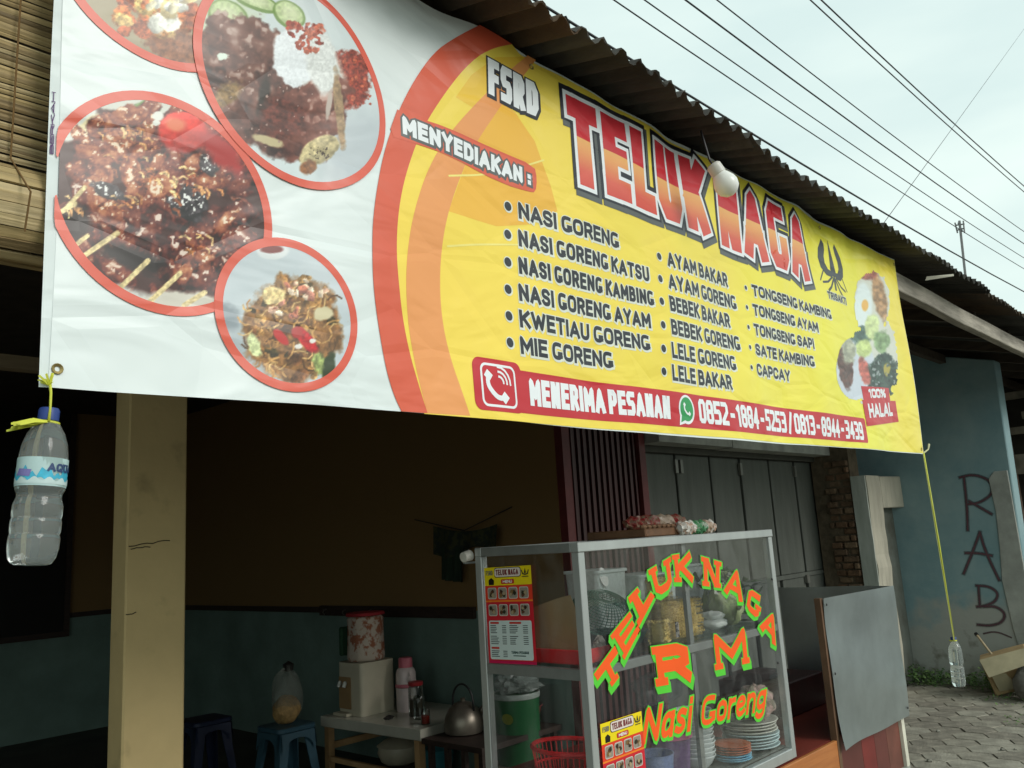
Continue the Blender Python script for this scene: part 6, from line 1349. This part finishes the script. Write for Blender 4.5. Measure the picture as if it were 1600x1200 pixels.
# thermos
tc_ = (3.74, 4.56, TZ + .001); t = thing('thermos', 'pink and white thermos flask in the middle of the low table', 'flask', tc_)
MB().lathe([(.062, 0), (.066, .01), (.066, .15)], tc_, 28).build('flask_body', mat('flask_white', (.56, .47, .46), .35), t, smooth=True)
MB().lathe([(.066, .151), (.071, .155), (.071, .170), (.066, .174)], tc_, 28).build('band', mat('flask_pink', (.48, .13, .17), .4), t, smooth=True)
MB().lathe([(.066, .175), (.066, .235), (.058, .262), (.045, .275)], tc_, 28).build('flask_shoulder', MATS['flask_white'], t, smooth=True)
MB().lathe([(.046, .276), (.046, .330), (.040, .338), (.001, .34)], tc_, 24).build('cup_cap', mat('flask_pink2', (.50, .12, .16), .4), t, smooth=True)
MB().tube([(tc_[0] - .02, tc_[1] - .06, tc_[2] + .17), (tc_[0] - .03, tc_[1] - .085, tc_[2] + .22), (tc_[0] - .02, tc_[1] - .06, tc_[2] + .25)], .006, 6).build('handle', MATS['flask_white'], t)
# jars, tumblers, bowl
def jar(label, c, r, h_, lidm, liquid=None):
    t = thing('glass_jar', label, 'jar', c); MB().lathe([(r * .9, 0), (r, .006), (r, h_ * .9), (r * .85, h_)], c, 20).build('glass_body', glass('jar_glass', (.78, .83, .81), .12), t, smooth=True)
    if liquid: MB().lathe([(r * .85, .006), (r * .88, .01), (r * .88, h_ * .55), (.001, h_ * .55)], c, 16).build('contents', liquid, t, smooth=True)
    if lidm: MB().lathe([(r * .95, 0), (r * 1.0, .003), (r * 1.0, .022), (.001, .025)], (c[0], c[1], c[2] + h_ + .001), 20).build('lid', lidm, t, smooth=True)
jar('red lidded glass jar right of the thermos', (3.66, 4.37, TZ + .001), .048, .185, mat('lid_red', (.30, .02, .025), .4), mat('jar_fill', (.10, .07, .05), .6))
jar('plain glass tumbler jar between the red lidded jar and kettle', (3.60, 4.27, TZ + .001), .036, .14, None)
jar('small dark jar of sauce at the near table corner', (3.52, 4.12, TZ + .001), .028, .09, None, mat('sauce_red', (.30, .02, .01), .4))
jar('dark capped jar behind the thermos beside the dispenser', (3.86, 4.72, TZ + .06), .045, .09, mat('lid_brown', (.08, .05, .03), .5), mat('jar_fill2', (.14, .08, .04), .6))
m = MB().lathe([(.03, 0), (.05, .02), (.06, .055), (.057, .055), (.045, .02), (.001, .008)], (3.86, 4.72, TZ + .001), 20); lay1('bowl', 'small white bowl on the low table beside the thermos foot', 'bowl', m, mat('bowl_white', (.5, .48, .42), .35), (3.86, 4.72, TZ + .001))
m = crumple((3.50, 4.45, TZ + .001), .035, .02, .012, 3, .4, 6); lay1('bottle_caps', 'small black scraps lying near the front edge of the low table', 'scrap', m, mat('scrap_black', (.015, .012, .01), .6), (3.50, 4.45, TZ + .001), smooth=False)
# dark bench with kettle and red basin
BZ_ = .41; t = thing('dark_bench', 'dark wooden bench beside the low table carrying the kettle', 'bench', (3.7, 3.85, 0))
MB().box((3.38, 3.50, BZ_ - .03), (4.05, 4.0, BZ_)).build('bench_top', M_dark, t)
for (x, y) in ((3.40, 3.94), (3.40, 3.80), (3.40, 3.66), (3.40, 3.52), (4.0, 3.94), (4.0, 3.52)): MB().box((x, y, 0), (x + .03, y + .03, BZ_ - .031)).build('leg', M_dark, t)
MB().box((3.405, 3.55, .12), (3.425, 3.94, .15)).build('stretcher', M_dark, t)
kc = (3.60, 3.87, BZ_ + .001); t = thing('kettle', 'old aluminium kettle with arched black handle on the dark bench', 'kettle', kc)
M_ket = mat('kettle_metal', (.24, .21, .17), .38, .7, var=.25, scale=9)
MB().lathe([(.095, 0), (.112, .008), (.118, .05), (.108, .10), (.085, .14), (.065, .155)], kc, 32).build('kettle_body', M_ket, t, smooth=True)
MB().lathe([(.066, .156), (.05, .17), (.02, .178), (.012, .18), (.016, .195), (.001, .20)], kc, 24).build('lid', M_ket, t, smooth=True)
MB().tube([(kc[0] + .09, kc[1] - .02, kc[2] + .07), (kc[0] + .15, kc[1] - .03, kc[2] + .13), (kc[0] + .17, kc[1] - .035, kc[2] + .16)], [.024, .015, .012], 10).build('spout', M_ket, t, smooth='all')
MB().tube([(kc[0] - .03 * 0, kc[1] + .09 * math.cos(a), kc[2] + .13 + .145 * math.sin(a) ** .7 if math.sin(a) > 0 else kc[2] + .13) for a in [math.pi * i / 14 for i in range(15)]], .0065, 8).build('handle', mat('handle_black', (.02, .02, .02), .5), t, smooth='all')
t = thing('basin', 'dark red plastic basin at the back of the bench behind the kettle', 'basin', (3.82, 3.64, BZ_ + .001))
MB().lathe([(.10, 0), (.11, .005), (.14, .12), (.15, .125), (.148, .13), (.135, .12), (.10, .01), (.001, .008)], (3.85, 3.66, BZ_ + .001), 28).build('basin_body', mat('basin_red', (.16, .012, .015), .45), t, smooth=True)
# under the table
t = thing('rice_pot', 'white enamel pot with black lid knob on the floor under the low table', 'pot', (3.92, 5.0, 0))
MB().lathe([(.10, .0), (.13, .02), (.15, .07), (.14, .11), (.155, .115), (.10, .15), (.001, .17)], (3.80, 4.72, .10), 28).build('pot_body', mat('enamel_white', (.42, .37, .27), .4), t, smooth=True)
MB().lathe([(.02, 0), (.04, .01), (.05, .035), (.03, .05), (.001, .055)], (3.80, 4.72, .265), 16).build('lid_knob', mat('handle_black', (.02, .02, .02), .5), t, smooth=True)
MB().box((3.66, 4.58, 0), (3.94, 4.86, .099)).build('stand', M_dark, t)
t = thing('plastic_bucket', 'small teal plastic bucket on the floor under the low table', 'bucket', (3.85, 4.42, 0))
MB().lathe([(.075, 0), (.08, .004), (.098, .17), (.104, .175), (.10, .18), (.09, .17), (.001, .02)], (3.88, 4.42, .03), 24).build('bucket_body', mat('teal_plastic', (.03, .20, .24), .4), t, smooth=True)
MB().box((3.79, 4.33, 0), (3.97, 4.51, .029)).build('base_block', M_dark, t)
# plastic stools
def stool(label, c, mt, H_=.45):
    t = thing('plastic_stool', label, 'stool', c, 'plastic stools in the shop'); M_ = Matrix.Translation(Vector(c))
    MB().prism([(c[0] + x, c[1] + y) for x, y in rrect(-.14, -.14, .14, .14, .04)], c[2] + H_ - .03, c[2] + H_, lambda p_, d: (p_[0], p_[1], d)).build('seat', mt, t, bevel=.006)
    for sx_ in (-1, 1):
        for sy_ in (-1, 1):
            m = MB(); a = Vector((c[0] + sx_ * .115, c[1] + sy_ * .115, c[2] + H_ - .031)); b_ = Vector((c[0] + sx_ * .165, c[1] + sy_ * .165, c[2]))
            q = [(0, 0), (-sx_ * .055, 0), (-sx_ * .055, -sy_ * .008), (-sx_ * .008, -sy_ * .008), (-sx_ * .008, -sy_ * .055), (0, -sy_ * .055)]
            vs = [a + Vector((x * 1.25, y * 1.25, 0)) for x, y in q] + [b_ + Vector((x * .75, y * .75, 0)) for x, y in q]
            m.add(vs, [tuple(range(6)), tuple(range(6, 12))[::-1]] + [(i, (i + 1) % 6, 6 + (i + 1) % 6, 6 + i) for i in range(6)]); m.build('leg', mt, t)
    for k in range(4):                                                # arched skirts between the legs
        m = MB(); N = 10; o_ = []
        for i in range(N + 1):
            s_ = -1 + 2 * i / N; z1 = c[2] + H_ - .032; z0 = z1 - .035 - .08 * (s_ * s_) ** 1.5
            for z_ in (z1, z0): w_ = .135 + .012 * (z1 - z_) / .1; p_ = Vector((s_ * .118, -w_, 0)); p_.rotate(Matrix.Rotation(k * math.pi / 2, 3, 'Z')); o_.append((c[0] + p_.x, c[1] + p_.y, z_))
        m.add(o_, [(2 * i, 2 * i + 2, 2 * i + 3, 2 * i + 1) for i in range(N)]); m.build('skirt', mt, t)
    return t
M_stb = mat('stool_blue', (.03, .075, .105), .35, var=.1)
stool('blue plastic stool carrying a clear bag near the teal wall', (3.10, 4.98, 0), M_stb)
stool('dark blue plastic stool half hidden right of the yellow pillar', (2.93, 5.72, 0), mat('stool_navy', (.012, .018, .045), .45))
# bag of crackers on the stool
t = thing('cracker_bag', 'clear plastic bag of brown crackers standing on the blue stool', 'bag', (3.10, 4.98, .451))
crumple((3.10, 4.98, .451), .09, .08, .085, 21, .10, 12).build('crackers', mat('cracker_brown', (.34, .21, .08), .6, var=.4, scale=40, bump=1, bscale=60), t, smooth=True)
crumple((3.11, 4.99, .451), .10, .09, .165, 22, .14, 12).build('bag_film', translucent('film3', (.30, .31, .27), .28), t)
MB().lathe([(.001, 0), (.03, .01), (.035, .05), (.001, .07)], (3.13, 5.0, .76), 10).build('black_knot', mat('scrap_black', (.015, .012, .01), .6), t)
# shelf strip with hooks
t = thing('hook_board', 'dark wooden hook board along the teal wall above the dispenser', 'board', (4.05, 5.1, 1.04))
MB().box((4.035, 4.20, 1.01), (4.068, 5.98, 1.085)).build('board', M_dark, t)
for y in (5.88, 5.62, 5.3): MB().tube([(4.034, y, 1.06), (4.01, y, 1.055), (4.0, y, 1.035), (4.015, y, 1.02)], .005, 6).build('hook', mat('hook_metal', (.2, .19, .17), .4, .8), t)
MB().box((4.045, 6.0, 1.03), (4.066, 8.7, 1.075)).build('dado_rail', M_dark, ws)
# shirt and towel on a line
cw = (4.0, 4.28, 1.6); t = thing('hanging_clothes', 'dark patterned clothes hanging on a string line against the brown wall', 'clothes', cw)
M_clo = mat('dark_batik', (.020, .028, .020), .9, c2=(.05, .05, .02), scale=22, thr=(.45, .55))
def cloth_sheet(px0, px1, ptop, pbot, N=14):
    m = MB(); vs = []
    for j in range(9):
        for i in range(N + 1):
            s_, v = i / N, j / 8; q = onX(px0 + (px1 - px0) * s_, 0, 4.0); a = onX(px0 + (px1 - px0) * s_, ptop(s_) + (pbot(s_) - ptop(s_)) * v, 4.0)
            vs.append((4.0 + .02 * math.sin(s_ * 17) * (.3 + v), a[1], a[2]))
    m.add(vs, [(j * (N + 1) + i, j * (N + 1) + i + 1, (j + 1) * (N + 1) + i + 1, (j + 1) * (N + 1) + i) for j in range(8) for i in range(N)]); return m
cloth_sheet(677, 778, lambda s: 822 + 10 * math.sin(3.1 * s) - 4 * s, lambda s: 866 - 6 * s + 8 * math.sin(7 * s)).build('shirt', M_clo, t, smooth='all')
cloth_sheet(690, 724, lambda s: 856, lambda s: 906 + 4 * s).build('towel', mat('dark_green_cloth', (.016, .03, .016), .9), t, smooth='all')
A = onX(648, 812, 4.06); B = onX(800, 792, 4.06); Mi = onX(725, 829, 3.99)
MB().tube([A, Mi, B], .004, 5).build('line', mat('line_dark', (.03, .025, .02), .9), t)
# bin lined with plastic
bc_ = (3.80, 3.62, 0); t = thing('bin', 'green drum lined with a clear plastic bag seen through the showcase side', 'bin', bc_)
MB().box((3.66, 3.48, 0), (3.94, 3.76, .235)).build('stand', mat('stand_beige', (.30, .26, .18), .8), t)
MB().lathe([(.115, .236), (.125, .24), (.135, .62), (.130, .62)], (3.80, 3.62, 0), 32, fn=lambda a, z: 1 + .006 * math.sin(z * 90)).build('drum', mat('drum_green', (.008, .10, .03), .4, var=.2), t, smooth=True)
MB().lathe([(.140, .600), (.141, .625), (.138, .63), (.134, .63), (.138, .60)], (3.80, 3.62, 0), 32).build('bag_cuff', translucent('cuff', (.4, .45, .42), .8), t, smooth=True)
crumple((3.80, 3.62, .62), .125, .125, .05, 31, .35, 14).build('bag_film', translucent('film_bin', (.30, .34, .32), .6), t)
q = [(3.664 + .0, 3.60, .53)]
m = MB().lathe([(.001, 0), (.03, 0), (.001, .004)], (0, 0, 0), 16, Matrix.Translation((3.668, 3.575, .50)) @ Matrix.Rotation(R_(-90), 4, 'Y') @ Matrix.Scale(1.5, 4, (0, 1, 0))); m.build('print', mat('print_yellow', (.28, .30, .03), .5), t)
